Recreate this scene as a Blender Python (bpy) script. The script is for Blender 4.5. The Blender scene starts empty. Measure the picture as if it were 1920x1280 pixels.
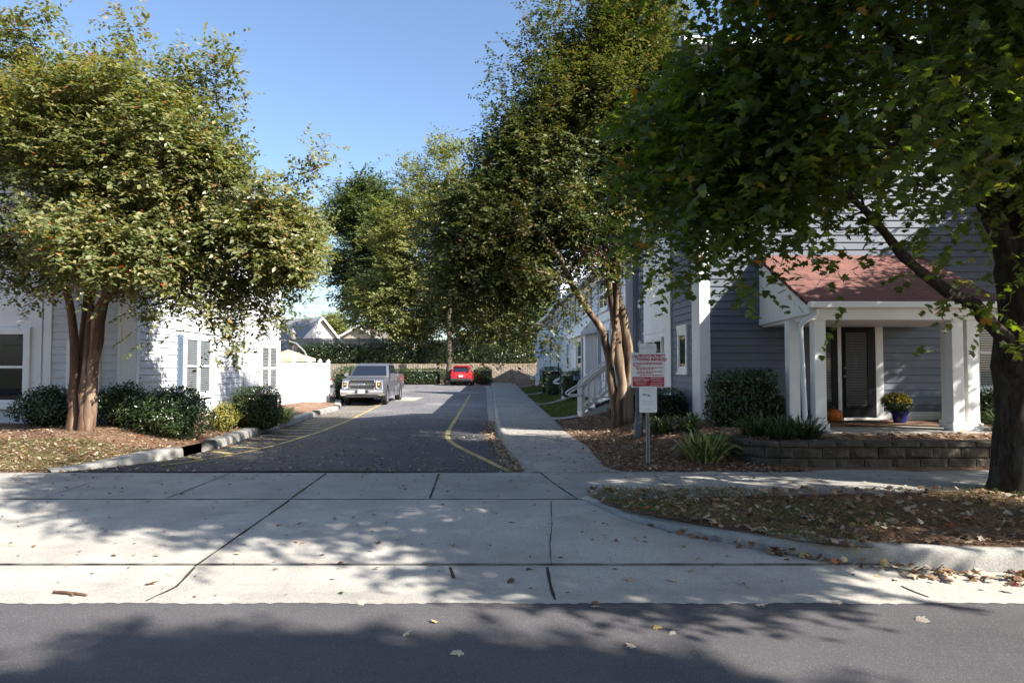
import bpy, bmesh, math, random
import numpy as np
from mathutils import Vector, Matrix
R = math.radians
S = bpy.context.scene
COL = S.collection
rng = np.random.default_rng(7)
random.seed(7)

# ------------------------------------------------------------------ camera, sky, sun, exposure
CAM_H, TILT, FPX = 1.75, math.atan(46/1280), 1280.0
cd = bpy.data.cameras.new('camera'); cd.lens = 24; cd.sensor_width = 36; cd.clip_end = 3000; cd.clip_start = 0.05
cam = bpy.data.objects.new('camera', cd); COL.objects.link(cam)
cam.location = (0, 0, CAM_H); cam.rotation_euler = (math.pi/2+TILT, 0, 0)
S.camera = cam
SUN = Vector((-1.62, 1.0, -1.42)).normalized()          # the way the light travels
EL = math.asin(-SUN.z); AZ = math.atan2(-SUN.x, -SUN.y)
w = bpy.data.worlds.new('World'); S.world = w; w.use_nodes = True
wn = w.node_tree.nodes; wl = w.node_tree.links
sky = wn.new('ShaderNodeTexSky'); sky.sky_type = 'NISHITA'; sky.sun_disc = False
sky.sun_elevation = EL; sky.sun_rotation = AZ
sky.altitude = 0; sky.air_density = 1.0; sky.dust_density = 1.3; sky.ozone_density = 3.2
bg = wn['Background']; bg.inputs['Strength'].default_value = 0.093
wl.new(sky.outputs[0], bg.inputs['Color'])
sl = bpy.data.lights.new('sun', 'SUN'); sl.energy = 5.0; sl.angle = R(0.53); sl.color = (1.0, 0.945, 0.86)
so = bpy.data.objects.new('sun', sl); COL.objects.link(so)
so.rotation_euler = SUN.to_track_quat('-Z', 'Y').to_euler(); so.location = (20, -15, 30)
S.view_settings.view_transform = 'Standard'; S.view_settings.look = 'None'
S.view_settings.exposure = 1.5; S.view_settings.gamma = 1.0
try:
    S.cycles.max_bounces = 7; S.cycles.diffuse_bounces = 3; S.cycles.glossy_bounces = 3
    S.cycles.transmission_bounces = 4; S.cycles.transparent_max_bounces = 8
    S.cycles.use_adaptive_sampling = True; S.cycles.caustics_reflective = False
except Exception: pass

# ------------------------------------------------------------------ pixel -> place helpers
def ray(px, py):
    u = (px-960)/FPX; v = (640-py)/FPX
    return u, math.cos(TILT)-v*math.sin(TILT), math.sin(TILT)+v*math.cos(TILT)
def P(px, py, Y):
    x, y, z = ray(px, py); k = Y/y
    return Vector((x*k, Y, CAM_H+z*k))
def prof(y):                                            # height of the road along the view
    return np.interp(y, [-60, 5.1, 5.95, 8.0, 9.85, 14, 20, 31, 40, 57, 90], [0, 0, .035, .2, .22, .16, .06, -.08, 0, .15, .2])
def G(px, py, off=0.0):
    x, y, z = ray(px, py)
    Y = np.arange(3, 90, .02); f = CAM_H+z/y*Y-prof(Y)-off
    i = int(np.argmax(f < 0)); Yv = Y[i]
    return Vector((x/y*Yv, Yv, float(prof(Yv))+off))
def sstep(a, b, x):
    t = np.clip((np.asarray(x, float)-a)/(b-a), 0, 1); return t*t*(3-2*t)

# ------------------------------------------------------------------ tagging
def tag(o, label=None, cat=None, group=None, kind=None):
    if label: o['label'] = label
    if cat: o['category'] = cat
    if group: o['group'] = group
    if kind: o['kind'] = kind
    return o
def empty(name, loc=(0, 0, 0), label=None, cat=None, group=None, rz=0):
    o = bpy.data.objects.new(name, None); COL.objects.link(o); o.location = loc; o.rotation_euler = (0, 0, rz)
    o.empty_display_size = .2
    return tag(o, label, cat, group)
def link(name, me, mat, parent=None):
    o = bpy.data.objects.new(name, me); COL.objects.link(o)
    for m in (mat if isinstance(mat, (list, tuple)) else [mat]): me.materials.append(m)
    if parent: o.parent = parent
    return o
def copy_tree(o, parent=None):
    c = o.copy(); COL.objects.link(c)
    if parent: c.parent = parent
    for ch in list(o.children): copy_tree(ch, c)
    return c

class MB:
    def __init__(s): s.v = []; s.f = []; s.m = []; s.cur = 0
    def add(s, vs, fs):
        n = len(s.v); s.v += [tuple(map(float, v)) for v in vs]
        for f in fs: s.f.append([n+i for i in f]); s.m.append(s.cur)
    def box(s, x0, x1, y0, y1, z0, z1):
        s.add([(x, y, z) for z in (z0, z1) for y in (y0, y1) for x in (x0, x1)],
              [(0, 2, 3, 1), (4, 5, 7, 6), (0, 1, 5, 4), (2, 6, 7, 3), (0, 4, 6, 2), (1, 3, 7, 5)])
        return s
    def fbox(s, F, u0, u1, z0, z1, n0, n1):             # box in a wall frame F = (origin, U, N)
        O, U, N = F
        vs = []
        for z in (z0, z1):
            for n in (n0, n1):
                for u in (u0, u1):
                    p = O+U*u+N*n; vs.append((p.x, p.y, z))
        s.add(vs, [(0, 2, 3, 1), (4, 5, 7, 6), (0, 1, 5, 4), (2, 6, 7, 3), (0, 4, 6, 2), (1, 3, 7, 5)]); return s
    def fquad(s, F, u0, u1, z0, z1, n):
        O, U, N = F
        s.add([tuple(q) for q in [(lambda p, z: (p.x, p.y, z))(O+U*u+N*n, z) for u, z in ((u0, z0), (u1, z0), (u1, z1), (u0, z1))]], [(0, 1, 2, 3)]); return s
    def tube(s, pts, rad, sides=8, cap=True):
        pts = [Vector(p) for p in pts]
        if not hasattr(rad, '__len__'): rad = [rad]*len(pts)
        n = len(pts); vs = []; up = None
        for i, p in enumerate(pts):
            t = (pts[min(i+1, n-1)]-pts[max(i-1, 0)]).normalized()
            if up is None: up = t.orthogonal().normalized()
            a = (up-t*up.dot(t))
            a = a.normalized() if a.length > 1e-6 else t.orthogonal().normalized()
            up = a; b = t.cross(a)
            for k in range(sides):
                an = 2*math.pi*k/sides; vs.append(p+(a*math.cos(an)+b*math.sin(an))*rad[i])
        fs = [(i*sides+k, i*sides+(k+1) % sides, (i+1)*sides+(k+1) % sides, (i+1)*sides+k) for i in range(n-1) for k in range(sides)]
        if cap: fs += [tuple(range(sides))[::-1], tuple((n-1)*sides+k for k in range(sides))]
        s.add(vs, fs); return s
    def lathe(s, c, prof_, sides=20):                   # prof_: list of (r, z)
        vs = [(c[0]+r*math.cos(2*math.pi*k/sides), c[1]+r*math.sin(2*math.pi*k/sides), c[2]+z) for r, z in prof_ for k in range(sides)]
        n = len(prof_)
        fs = [(i*sides+k, i*sides+(k+1) % sides, (i+1)*sides+(k+1) % sides, (i+1)*sides+k) for i in range(n-1) for k in range(sides)]
        fs += [tuple(range(sides))[::-1], tuple((n-1)*sides+k for k in range(sides))]
        s.add(vs, fs); return s
    def sphere(s, c, r, seg=12, rings=8):
        rx, ry, rz = r if hasattr(r, '__len__') else (r, r, r)
        pr = [(math.sin(math.pi*i/rings), -math.cos(math.pi*i/rings)) for i in range(rings+1)]
        vs = [(c[0]+rx*max(a, .01)*math.cos(2*math.pi*k/seg), c[1]+ry*max(a, .01)*math.sin(2*math.pi*k/seg), c[2]+rz*b) for a, b in pr for k in range(seg)]
        s.add(vs, [(i*seg+k, i*seg+(k+1) % seg, (i+1)*seg+(k+1) % seg, (i+1)*seg+k) for i in range(rings) for k in range(seg)]); return s
    def prism(s, prof_, x0, x1, taper=None, ax='x'):    # prof_ in (y, z), extruded along x
        n = len(prof_); vs = [(x, y, z) for x in (x0, x1) for y, z in prof_]
        if taper: vs = [taper(*v) for v in vs]
        s.add(vs, [tuple(range(n))[::-1], tuple(range(n, 2*n))]+[(i, (i+1) % n, n+(i+1) % n, n+i) for i in range(n)]); return s
    def build(s, name, mat, parent=None, smooth=False, bevel=0, seg=2):
        me = bpy.data.meshes.new(name); me.from_pydata(s.v, [], s.f)
        bm = bmesh.new(); bm.from_mesh(me)
        bmesh.ops.recalc_face_normals(bm, faces=bm.faces[:])
        if bevel:
            es = [e for e in bm.edges if len(e.link_faces) == 2 and e.calc_face_angle(0) > .5]
            bmesh.ops.bevel(bm, geom=es, offset=bevel, segments=seg, affect='EDGES', profile=.5, clamp_overlap=True)
        bm.to_mesh(me); bm.free()
        if not bevel and len(set(s.m)) > 1: me.polygons.foreach_set('material_index', s.m)
        if smooth: me.polygons.foreach_set('use_smooth', [True]*len(me.polygons))
        me.update()
        o = link(name, me, mat, parent)
        if smooth and (bevel or smooth == 'auto'):
            try:
                md = o.modifiers.new('edges', 'EDGE_SPLIT'); md.split_angle = R(38)
            except Exception: pass
        return o

# ------------------------------------------------------------------ materials
def new_mat(name):
    m = bpy.data.materials.new(name); m.use_nodes = True
    nt = m.node_tree; return m, nt, nt.nodes, nt.links, nt.nodes['Principled BSDF']
def simple(name, col, rough=.6, metal=0, spec=.4, coat=0):
    m, nt, n, l, b = new_mat(name)
    b.inputs['Base Color'].default_value = (*col, 1); b.inputs['Roughness'].default_value = rough
    b.inputs['Metallic'].default_value = metal; b.inputs['Specular IOR Level'].default_value = spec
    b.inputs['Coat Weight'].default_value = coat
    return m
def coords(n, l, scale=(1, 1, 1)):
    tc = n.new('ShaderNodeTexCoord'); mp = n.new('ShaderNodeMapping'); mp.inputs['Scale'].default_value = scale
    l.new(tc.outputs['Object'], mp.inputs['Vector']); return mp.outputs[0]
def noise(n, l, vec, scale, detail=4, rough=.6):
    t = n.new('ShaderNodeTexNoise'); t.inputs['Scale'].default_value = scale; t.inputs['Detail'].default_value = detail
    t.inputs['Roughness'].default_value = rough; l.new(vec, t.inputs['Vector']); return t.outputs['Fac']
def ramp(n, l, fac, stops):
    r = n.new('ShaderNodeValToRGB'); e = r.color_ramp.elements
    while len(e) < len(stops): e.new(.5)
    for k, (p, c) in enumerate(stops): e[k].position = p; e[k].color = (*c, 1)
    l.new(fac, r.inputs[0]); return r.outputs[0]
def mixc(n, l, a, b, fac, mode='MIX'):
    x = n.new('ShaderNodeMix'); x.data_type = 'RGBA'; x.blend_type = mode
    for v, s in ((fac, x.inputs[0]), (a, x.inputs[6]), (b, x.inputs[7])):
        if hasattr(v, 'links') or hasattr(v, 'is_linked'): l.new(v, s)
        elif hasattr(v, '__len__'): s.default_value = (*v, 1)
        else: s.default_value = v
    return x.outputs[2]
def bump(n, l, b, h, strength=.3, dist=.01):
    x = n.new('ShaderNodeBump'); x.inputs['Strength'].default_value = strength; x.inputs['Distance'].default_value = dist
    l.new(h, x.inputs['Height']); l.new(x.outputs[0], b.inputs['Normal'])
def rough_mat(name, c1, c2, scale=3, fine=60, rough=.85, bs=.3, bd=.01, c3=None, stretch=(1, 1, 1), spec=.3, lo=.35, hi=.65, grain=.55):
    m, nt, n, l, b = new_mat(name); v = coords(n, l, stretch)
    f1 = noise(n, l, v, scale, 6, .65); f2 = noise(n, l, v, fine, 3, .6)
    c = ramp(n, l, f1, [(lo, c1), (hi, c2)])
    c = mixc(n, l, c, ramp(n, l, f2, [(.3, (.45, .45, .45)), (.7, (1.3, 1.3, 1.3))]), grain, 'MULTIPLY')
    if c3: c = mixc(n, l, c, c3, ramp(n, l, noise(n, l, v, scale*.35, 5, .7), [(.52, (0, 0, 0)), (.68, (1, 1, 1))]))
    l.new(c, b.inputs['Base Color']); b.inputs['Roughness'].default_value = rough
    b.inputs['Specular IOR Level'].default_value = spec
    bump(n, l, b, f2, bs, bd)
    return m
M = {}
M['asphalt_street'] = rough_mat('street asphalt', (.074, .069, .073), (.10, .094, .097), .8, 170, .8, .6, .006, (.064, .061, .064), spec=.35)
def speck(m, dens=.08, col=(.35, .34, .32), sc=260):
    nt = m.node_tree; n = nt.nodes; l = nt.links; b = n['Principled BSDF']
    v = coords(n, l); t = n.new('ShaderNodeTexVoronoi'); t.inputs['Scale'].default_value = sc; l.new(v, t.inputs['Vector'])
    sep = n.new('ShaderNodeSeparateColor'); l.new(t.outputs['Color'], sep.inputs[0])
    f = ramp(n, l, sep.outputs[0], [(1-dens-.02, (0, 0, 0)), (1-dens, (1, 1, 1))])
    old = b.inputs['Base Color'].links[0].from_socket
    l.new(mixc(n, l, old, col, f), b.inputs['Base Color'])
speck(M['asphalt_street'], .05, (.19, .185, .18), 260)
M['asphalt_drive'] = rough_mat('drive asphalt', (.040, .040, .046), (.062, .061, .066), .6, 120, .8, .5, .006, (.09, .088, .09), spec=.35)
speck(M['asphalt_drive'], .06, (.18, .17, .16), 110)
def lighten_far(m):                                        # lightens the drive asphalt towards the back
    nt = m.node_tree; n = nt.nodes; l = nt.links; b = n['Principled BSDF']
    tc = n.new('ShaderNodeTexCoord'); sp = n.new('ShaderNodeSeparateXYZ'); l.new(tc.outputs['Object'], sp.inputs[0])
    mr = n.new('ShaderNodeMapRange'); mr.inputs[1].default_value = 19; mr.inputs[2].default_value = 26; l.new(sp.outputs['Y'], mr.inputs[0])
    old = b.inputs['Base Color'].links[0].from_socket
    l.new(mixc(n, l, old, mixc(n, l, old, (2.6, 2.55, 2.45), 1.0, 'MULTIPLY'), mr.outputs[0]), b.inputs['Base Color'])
lighten_far(M['asphalt_drive'])
M['concrete'] = rough_mat('apron concrete', (.29, .272, .24), (.41, .388, .345), .9, 90, .9, .35, .005, (.26, .24, .21), lo=.3, hi=.6)
speck(M['concrete'], .03, (.3, .27, .23), 60)
def stains(m, scale=(.5, 1.6, 1), amt=.75, lo=.55, hi=.72, col=(.62, .60, .57)):
    nt = m.node_tree; n = nt.nodes; l = nt.links; b = n['Principled BSDF']; v = coords(n, l, scale)
    old = b.inputs['Base Color'].links[0].from_socket
    f = ramp(n, l, noise(n, l, v, 1.1, 8, .72), [(lo, (1, 1, 1)), (hi, col)])
    l.new(mixc(n, l, old, f, amt, 'MULTIPLY'), b.inputs['Base Color'])
stains(M['concrete']); stains(M['concrete'], (3, 3, 1), .6, .6, .75, (.55, .5, .45))
stains(M['asphalt_street'], (.12, 1.6, 1), .6, .4, .7, (.72, .72, .74)); stains(M['asphalt_drive'], (1.2, .12, 1), .7, .4, .7, (.7, .7, .7))
M['concrete_old'] = rough_mat('walk concrete', (.27, .255, .23), (.36, .34, .305), 1.6, 80, .9, .35, .005, (.23, .21, .185))
M['kerb'] = rough_mat('kerb concrete', (.27, .26, .235), (.38, .365, .33), 3, 70, .9, .5, .006, (.19, .175, .15))
M['joint'] = simple('joint tar', (.045, .038, .03), .95, spec=.1)
M['paint_yellow'] = rough_mat('yellow paint', (.36, .29, .11), (.47, .385, .15), 7, 60, .7, .2, .003, (.16, .14, .10))
M['mulch'] = rough_mat('mulch', (.17, .10, .066), (.30, .195, .135), 2.5, 45, .95, 1.0, .03, (.11, .068, .045), spec=.1)
M['soil'] = rough_mat('verge soil', (.12, .075, .045), (.22, .14, .085), 3, 50, .95, 1.0, .03, (.07, .065, .03), spec=.1)
M['turf'] = rough_mat('turf', (.03, .046, .018), (.055, .07, .028), 4, 60, .95, .8, .02, spec=.1)
M['hill'] = rough_mat('bank', (.16, .11, .07), (.24, .18, .11), 1, 20, .95, .6, .03, (.09, .09, .03), spec=.1)
M['land'] = rough_mat('land', (.06, .07, .03), (.10, .09, .05), .2, 6, .95, .2, .03, spec=.1)
M['trim'] = rough_mat('white trim', (.74, .74, .72), (.80, .80, .78), 2, 30, .55, .03, .001, (.70, .70, .67), spec=.4, grain=.05)
M['trim_plain'] = simple('white paint', (.78, .78, .76), .5)
M['vinyl'] = simple('white vinyl', (.82, .82, .81), .45)
M['siding_left'] = rough_mat('pale grey siding', (.52, .53, .545), (.58, .59, .605), 1.2, 25, .6, .04, .001, (.48, .49, .5), stretch=(1, 1, 4), grain=.07)
M['siding_right'] = rough_mat('blue grey siding', (.11, .127, .157), (.135, .153, .186), 1.2, 25, .5, .04, .001, (.105, .12, .148), stretch=(1, 1, 4), grain=.1)
M['siding_far'] = rough_mat('pale blue siding', (.52, .56, .62), (.58, .62, .67), 1.2, 25, .6, .04, .001, stretch=(1, 1, 4), grain=.07)
M['shutter'] = simple('slate blue shutter', (.10, .14, .20), .6)
M['black'] = simple('black paint', (.010, .010, .012), .5, spec=.2)
M['dark'] = simple('dark interior', (.012, .012, .013), .8)
M['rubber'] = simple('tyre rubber', (.018, .018, .018), .85)
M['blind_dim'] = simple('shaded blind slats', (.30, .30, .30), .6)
M['blind'] = simple('white blind slats', (.62, .62, .60), .6)
M['metal_post'] = rough_mat('lamp post paint', (.06, .072, .10), (.09, .10, .13), 3, 40, .5, .1, .003, spec=.5)
M['galv'] = rough_mat('galvanised post', (.20, .22, .22), (.32, .34, .34), 6, 60, .5, .2, .003)
M['sign_white'] = simple('sign white', (.80, .80, .79), .4)
M['sign_red'] = simple('sign red', (.42, .03, .055), .45)
M['sign_faint'] = simple('overexposed sign print', (.60, .63, .61), .5)  # strong light put into the colour: print paled as if overexposed
M['globe'] = simple('frosted globe', (.21, .205, .195), .25, spec=.5)
M['shingle_grey'] = rough_mat('grey shingle', (.20, .20, .215), (.28, .28, .295), 2, 40, .9, .5, .01)
M['shingle_brown'] = rough_mat('brown shingle', (.10, .085, .07), (.16, .13, .11), 2, 40, .9, .5, .01)
M['wood'] = rough_mat('weathered fence wood', (.22, .19, .16), (.38, .34, .29), 3, 30, .9, .3, .01, stretch=(6, 6, .7))
M['pumpkin'] = rough_mat('pumpkin skin', (.55, .14, .015), (.65, .19, .02), 5, 40, .5, .1, .004)
M['blue_pot'] = simple('blue glazed pot', (.012, .02, .13), .2, spec=.6)
M['tan_canvas'] = simple('tan canvas', (.40, .31, .22), .8)
M['bark_myrtle'] = rough_mat('cinnamon bark', (.06, .029, .018), (.145, .08, .05), 3.5, 40, .8, .6, .01, (.25, .18, .125), stretch=(3, 3, .5))
M['bark_pale'] = rough_mat('pale peeling bark', (.055, .032, .02), (.23, .165, .11), 2.2, 40, .75, .6, .01, (.32, .26, .19), stretch=(4, 4, .45), lo=.4, hi=.6)
M['bark_dark'] = rough_mat('dark furrowed bark', (.028, .022, .017), (.075, .06, .045), 7, 40, .95, 1.0, .03, (.095, .085, .07), stretch=(3, 3, .8), spec=.15)
M['bark_grey'] = rough_mat('grey bark', (.07, .055, .04), (.13, .105, .08), 5, 40, .95, .8, .02, stretch=(3, 3, .6), spec=.15)

def glass_mat(name, tint=(.6, .65, .7), refl=.12):
    m, nt, n, l, b = new_mat(name); n.remove(b)
    g = n.new('ShaderNodeBsdfGlossy'); g.inputs['Roughness'].default_value = .01; g.inputs['Color'].default_value = (1, 1, 1, 1)
    t = n.new('ShaderNodeBsdfTransparent'); t.inputs['Color'].default_value = (*tint, 1)
    lw = n.new('ShaderNodeLayerWeight'); lw.inputs['Blend'].default_value = .5
    pw = n.new('ShaderNodeMath'); pw.operation = 'POWER'; pw.inputs[1].default_value = 4.; l.new(lw.outputs['Facing'], pw.inputs[0])
    ad = n.new('ShaderNodeMath'); ad.operation = 'MULTIPLY_ADD'; ad.use_clamp = True; ad.inputs[1].default_value = .9; ad.inputs[2].default_value = refl
    l.new(pw.outputs[0], ad.inputs[0])
    mx = n.new('ShaderNodeMixShader'); l.new(ad.outputs[0], mx.inputs[0]); l.new(t.outputs[0], mx.inputs[1]); l.new(g.outputs[0], mx.inputs[2])
    l.new(mx.outputs[0], n['Material Output'].inputs['Surface']); return m
M['glass'] = glass_mat('window glass', (.75, .78, .8), .035)
M['car_glass'] = simple('car glass', (.012, .016, .024), .03, spec=.9)

def shingle_red():
    m, nt, n, l, b = new_mat('red brown shingle'); v = coords(n, l)
    br = n.new('ShaderNodeTexBrick'); l.new(v, br.inputs['Vector'])
    br.inputs['Color1'].default_value = (.165, .083, .072, 1); br.inputs['Color2'].default_value = (.205, .104, .089, 1); br.inputs['Mortar'].default_value = (.10, .045, .038, 1)
    br.inputs['Scale'].default_value = 1; br.inputs['Mortar Size'].default_value = .006; br.inputs['Brick Width'].default_value = .32; br.inputs['Row Height'].default_value = .14
    br.inputs['Bias'].default_value = -.1
    f = noise(n, l, v, 2.2, 5); f2 = noise(n, l, v, 90, 2)
    c = mixc(n, l, br.outputs['Color'], ramp(n, l, f, [(.3, (.75, .75, .75)), (.7, (1.2, 1.15, 1.1))]), .8, 'MULTIPLY')
    c = mixc(n, l, c, ramp(n, l, f2, [(.3, (.6, .6, .6)), (.7, (1.3, 1.3, 1.3))]), .5, 'MULTIPLY')
    l.new(c, b.inputs['Base Color']); b.inputs['Roughness'].default_value = .92; b.inputs['Specular IOR Level'].default_value = .15
    bump(n, l, b, br.outputs['Fac'], -.6, .01); return m
M['shingle_red'] = shingle_red()
def blockmat(name, c1, c2, c3):
    return rough_mat(name, c1, c2, 5, 35, .95, 1.0, .02, c3, spec=.1)
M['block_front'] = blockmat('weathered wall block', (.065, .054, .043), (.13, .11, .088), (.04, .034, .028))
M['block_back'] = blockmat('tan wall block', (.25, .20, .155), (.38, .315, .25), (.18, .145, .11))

def leaf_mat(name, stops, transl=.35, rough=.45, spec=.35, tcol=(1.5, 1.5, .55)):
    m, nt, n, l, b = new_mat(name)
    at = n.new('ShaderNodeAttribute'); at.attribute_name = 'rnd'
    c = ramp(n, l, at.outputs['Fac'], stops)
    l.new(c, b.inputs['Base Color']); b.inputs['Roughness'].default_value = rough; b.inputs['Specular IOR Level'].default_value = spec
    tr = n.new('ShaderNodeBsdfTranslucent'); l.new(mixc(n, l, c, tcol, 1.0, 'MULTIPLY'), tr.inputs['Color'])
    mx = n.new('ShaderNodeMixShader'); mx.inputs[0].default_value = transl
    l.new(b.outputs[0], mx.inputs[1]); l.new(tr.outputs[0], mx.inputs[2])
    l.new(mx.outputs[0], n['Material Output'].inputs['Surface']); return m
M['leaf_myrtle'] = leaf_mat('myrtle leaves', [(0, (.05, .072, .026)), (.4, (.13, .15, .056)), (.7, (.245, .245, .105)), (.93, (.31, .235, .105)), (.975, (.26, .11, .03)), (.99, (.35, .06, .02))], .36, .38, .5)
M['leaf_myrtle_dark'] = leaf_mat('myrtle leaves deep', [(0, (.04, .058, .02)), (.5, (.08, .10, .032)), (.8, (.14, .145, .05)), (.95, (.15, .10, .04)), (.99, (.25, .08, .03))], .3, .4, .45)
M['leaf_maple'] = leaf_mat('maple leaves', [(0, (.04, .062, .022)), (.5, (.07, .10, .03)), (.85, (.11, .145, .035)), (.96, (.19, .19, .04)), (.99, (.30, .12, .03))], .48, .38, .5, (2.3, 2.3, .45))
M['leaf_oak'] = leaf_mat('oak leaves', [(0, (.11, .135, .04)), (.5, (.19, .205, .075)), (.85, (.27, .265, .11)), (1, (.31, .29, .13))], .38, .5)
M['leaf_dark'] = leaf_mat('dark oak leaves', [(0, (.05, .075, .035)), (.6, (.09, .12, .05)), (1, (.14, .165, .06))], .3, .45)
M['leaf_hedge'] = leaf_mat('hedge leaves', [(0, (.018, .035, .01)), (.6, (.04, .07, .018)), (.9, (.075, .11, .028)), (1, (.11, .14, .04))], .2, .32, .55)
M['leaf_holly'] = leaf_mat('holly leaves', [(0, (.015, .03, .01)), (.6, (.03, .055, .016)), (.92, (.06, .09, .025)), (1, (.10, .13, .04))], .18, .25, .6)
M['leaf_yellow'] = leaf_mat('yellow shrub leaves', [(0, (.14, .14, .03)), (.6, (.25, .23, .05)), (1, (.36, .30, .07))], .35, .5)
M['leaf_strap'] = leaf_mat('strap leaves', [(0, (.05, .08, .03)), (.35, (.12, .17, .055)), (.65, (.33, .35, .15)), (1, (.52, .49, .30))], .3, .4, .45)
M['leaf_strap_dark'] = leaf_mat('dark strap leaves', [(0, (.02, .04, .014)), (.7, (.05, .085, .028)), (1, (.14, .17, .06))], .25, .4, .45)
M['grass_mat'] = leaf_mat('grass blades', [(0, (.04, .075, .018)), (.6, (.08, .13, .03)), (.85, (.17, .17, .06)), (1, (.32, .26, .13))], .3, .6, .2)
M['litter_mat'] = leaf_mat('dry leaves', [(0, (.09, .045, .025)), (.3, (.20, .11, .06)), (.55, (.30, .20, .12)), (.75, (.42, .34, .25)), (.90, (.50, .44, .34)), (.965, (.42, .29, .10)), (.985, (.34, .11, .05)), (1, (.28, .03, .05))], .15, .75, .2, (1.2, 1.1, .8))
M['straw_mat'] = leaf_mat('pine straw', [(0, (.10, .056, .036)), (.5, (.23, .14, .092)), (1, (.42, .30, .21))], .05, .8, .15)
M['seed_mat'] = leaf_mat('seed heads', [(0, (.07, .05, .02)), (.6, (.17, .125, .045)), (1, (.24, .17, .08))], .1, .7, .2)
M['flower_pink'] = leaf_mat('pink petals', [(0, (.45, .16, .20)), (1, (.65, .33, .36))], .3, .7, .2)
M['flower_yellow'] = leaf_mat('yellow petals', [(0, (.34, .26, .03)), (1, (.52, .42, .06))], .3, .7, .2)
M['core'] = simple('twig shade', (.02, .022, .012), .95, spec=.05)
# ------------------------------------------------------------------ foliage in numpy
def nrm(a): return a/np.maximum(np.linalg.norm(a, axis=1, keepdims=True), 1e-9)
T_LEAF = (np.array([(0, 0, 0), (.5, .27, .06), (1, 0, -.06), (.5, -.27, .06)]), np.array([(0, 1, 2), (0, 2, 3)]))
_o = [(0, 0), (-.06, .22), (.12, .44), (.26, .27), (.52, .55), (.56, .22), (.72, .24), (1.05, 0)]
_o = _o+[(a, -b) for a, b in _o[-2:0:-1]]
T_MAPLE = (np.array([(.3, 0, 0)]+[(a, b, -.35*b*b-.1*max(a-.5, 0)) for a, b in _o]), np.array([(0, i+1, (i+1) % len(_o)+1) for i in range(len(_o))]))
T_BLADE = (np.array([(0, -.035, 0), (0, .035, 0), (.55, .028, .06), (.55, -.028, .06), (1, 0, -.08)]), np.array([(0, 1, 2), (0, 2, 3), (3, 2, 4)]))
T_STRAP = (np.array([(0, -.02, 0), (0, .02, 0), (.4, .025, .22), (.4, -.025, .22), (.75, .02, .25), (.75, -.02, .25), (1, 0, .05)]), np.array([(0, 1, 2), (0, 2, 3), (3, 2, 4), (3, 4, 5), (5, 4, 6)]))
T_STRAW = (np.array([(0, -.03, 0), (0, .03, 0), (1, 0, 0)]), np.array([(0, 1, 2)]))
T_OCT = (np.array([(.5, 0, 0), (-.5, 0, 0), (0, .5, 0), (0, -.5, 0), (0, 0, .5), (0, 0, -.5)]), np.array([(0, 2, 4), (2, 1, 4), (1, 3, 4), (3, 0, 4), (2, 0, 5), (1, 2, 5), (3, 1, 5), (0, 3, 5)]))
def leaves(name, T, pos, axis, nor, size, mat, parent=None, rnd=None):
    tv, tf = T; N = len(pos)
    A = nrm(axis); B = nrm(np.cross(nor, A)); C = np.cross(A, B)
    sz = np.broadcast_to(np.asarray(size, float), (N,))[:, None, None]
    V = pos[:, None, :]+sz*(A[:, None, :]*tv[None, :, 0:1]+B[:, None, :]*tv[None, :, 1:2]+C[:, None, :]*tv[None, :, 2:3])
    k = len(tv); F = (tf[None]+(np.arange(N)*k)[:, None, None]).reshape(-1)
    me = bpy.data.meshes.new(name)
    me.vertices.add(N*k); me.vertices.foreach_set('co', V.reshape(-1).astype(np.float32))
    nf = len(F)//3
    me.loops.add(nf*3); me.loops.foreach_set('vertex_index', F.astype(np.int32))
    me.polygons.add(nf); me.polygons.foreach_set('loop_start', (np.arange(nf)*3).astype(np.int32))
    try: me.polygons.foreach_set('loop_total', np.full(nf, 3, np.int32))
    except Exception: pass
    if rnd is None: rnd = rng.random(N)
    at = me.attributes.new('rnd', 'FLOAT', 'POINT'); at.data.foreach_set('value', np.repeat(rnd, k).astype(np.float32))
    me.update(calc_edges=True)
    return link(name, me, mat, parent)
def unit(n): return nrm(rng.normal(size=(n, 3)))
def ell_points(ells, n, shell=.45):
    w_ = np.array([e[6] if len(e) > 6 else e[3]*e[4]*e[5] for e in ells], float); idx = rng.choice(len(ells), n, p=w_/w_.sum())
    E = np.array([e[:6] for e in ells], float)[idx]
    r = (shell+(1-shell)*rng.random(n))[:, None]
    return E[:, :3]+unit(n)*r*E[:, 3:6]
def noise3(p, f, ph): # cheap smooth noise -1..1
    return (np.sin(p[:, 0]*f+ph+1.3*np.sin(p[:, 1]*f*.8+ph*2))+np.sin(p[:, 1]*f*1.1+ph*1.7+1.2*np.sin(p[:, 2]*f*.9))+np.sin(p[:, 2]*f*1.3+ph*.6+1.1*np.sin(p[:, 0]*f*1.2)))/3

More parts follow.
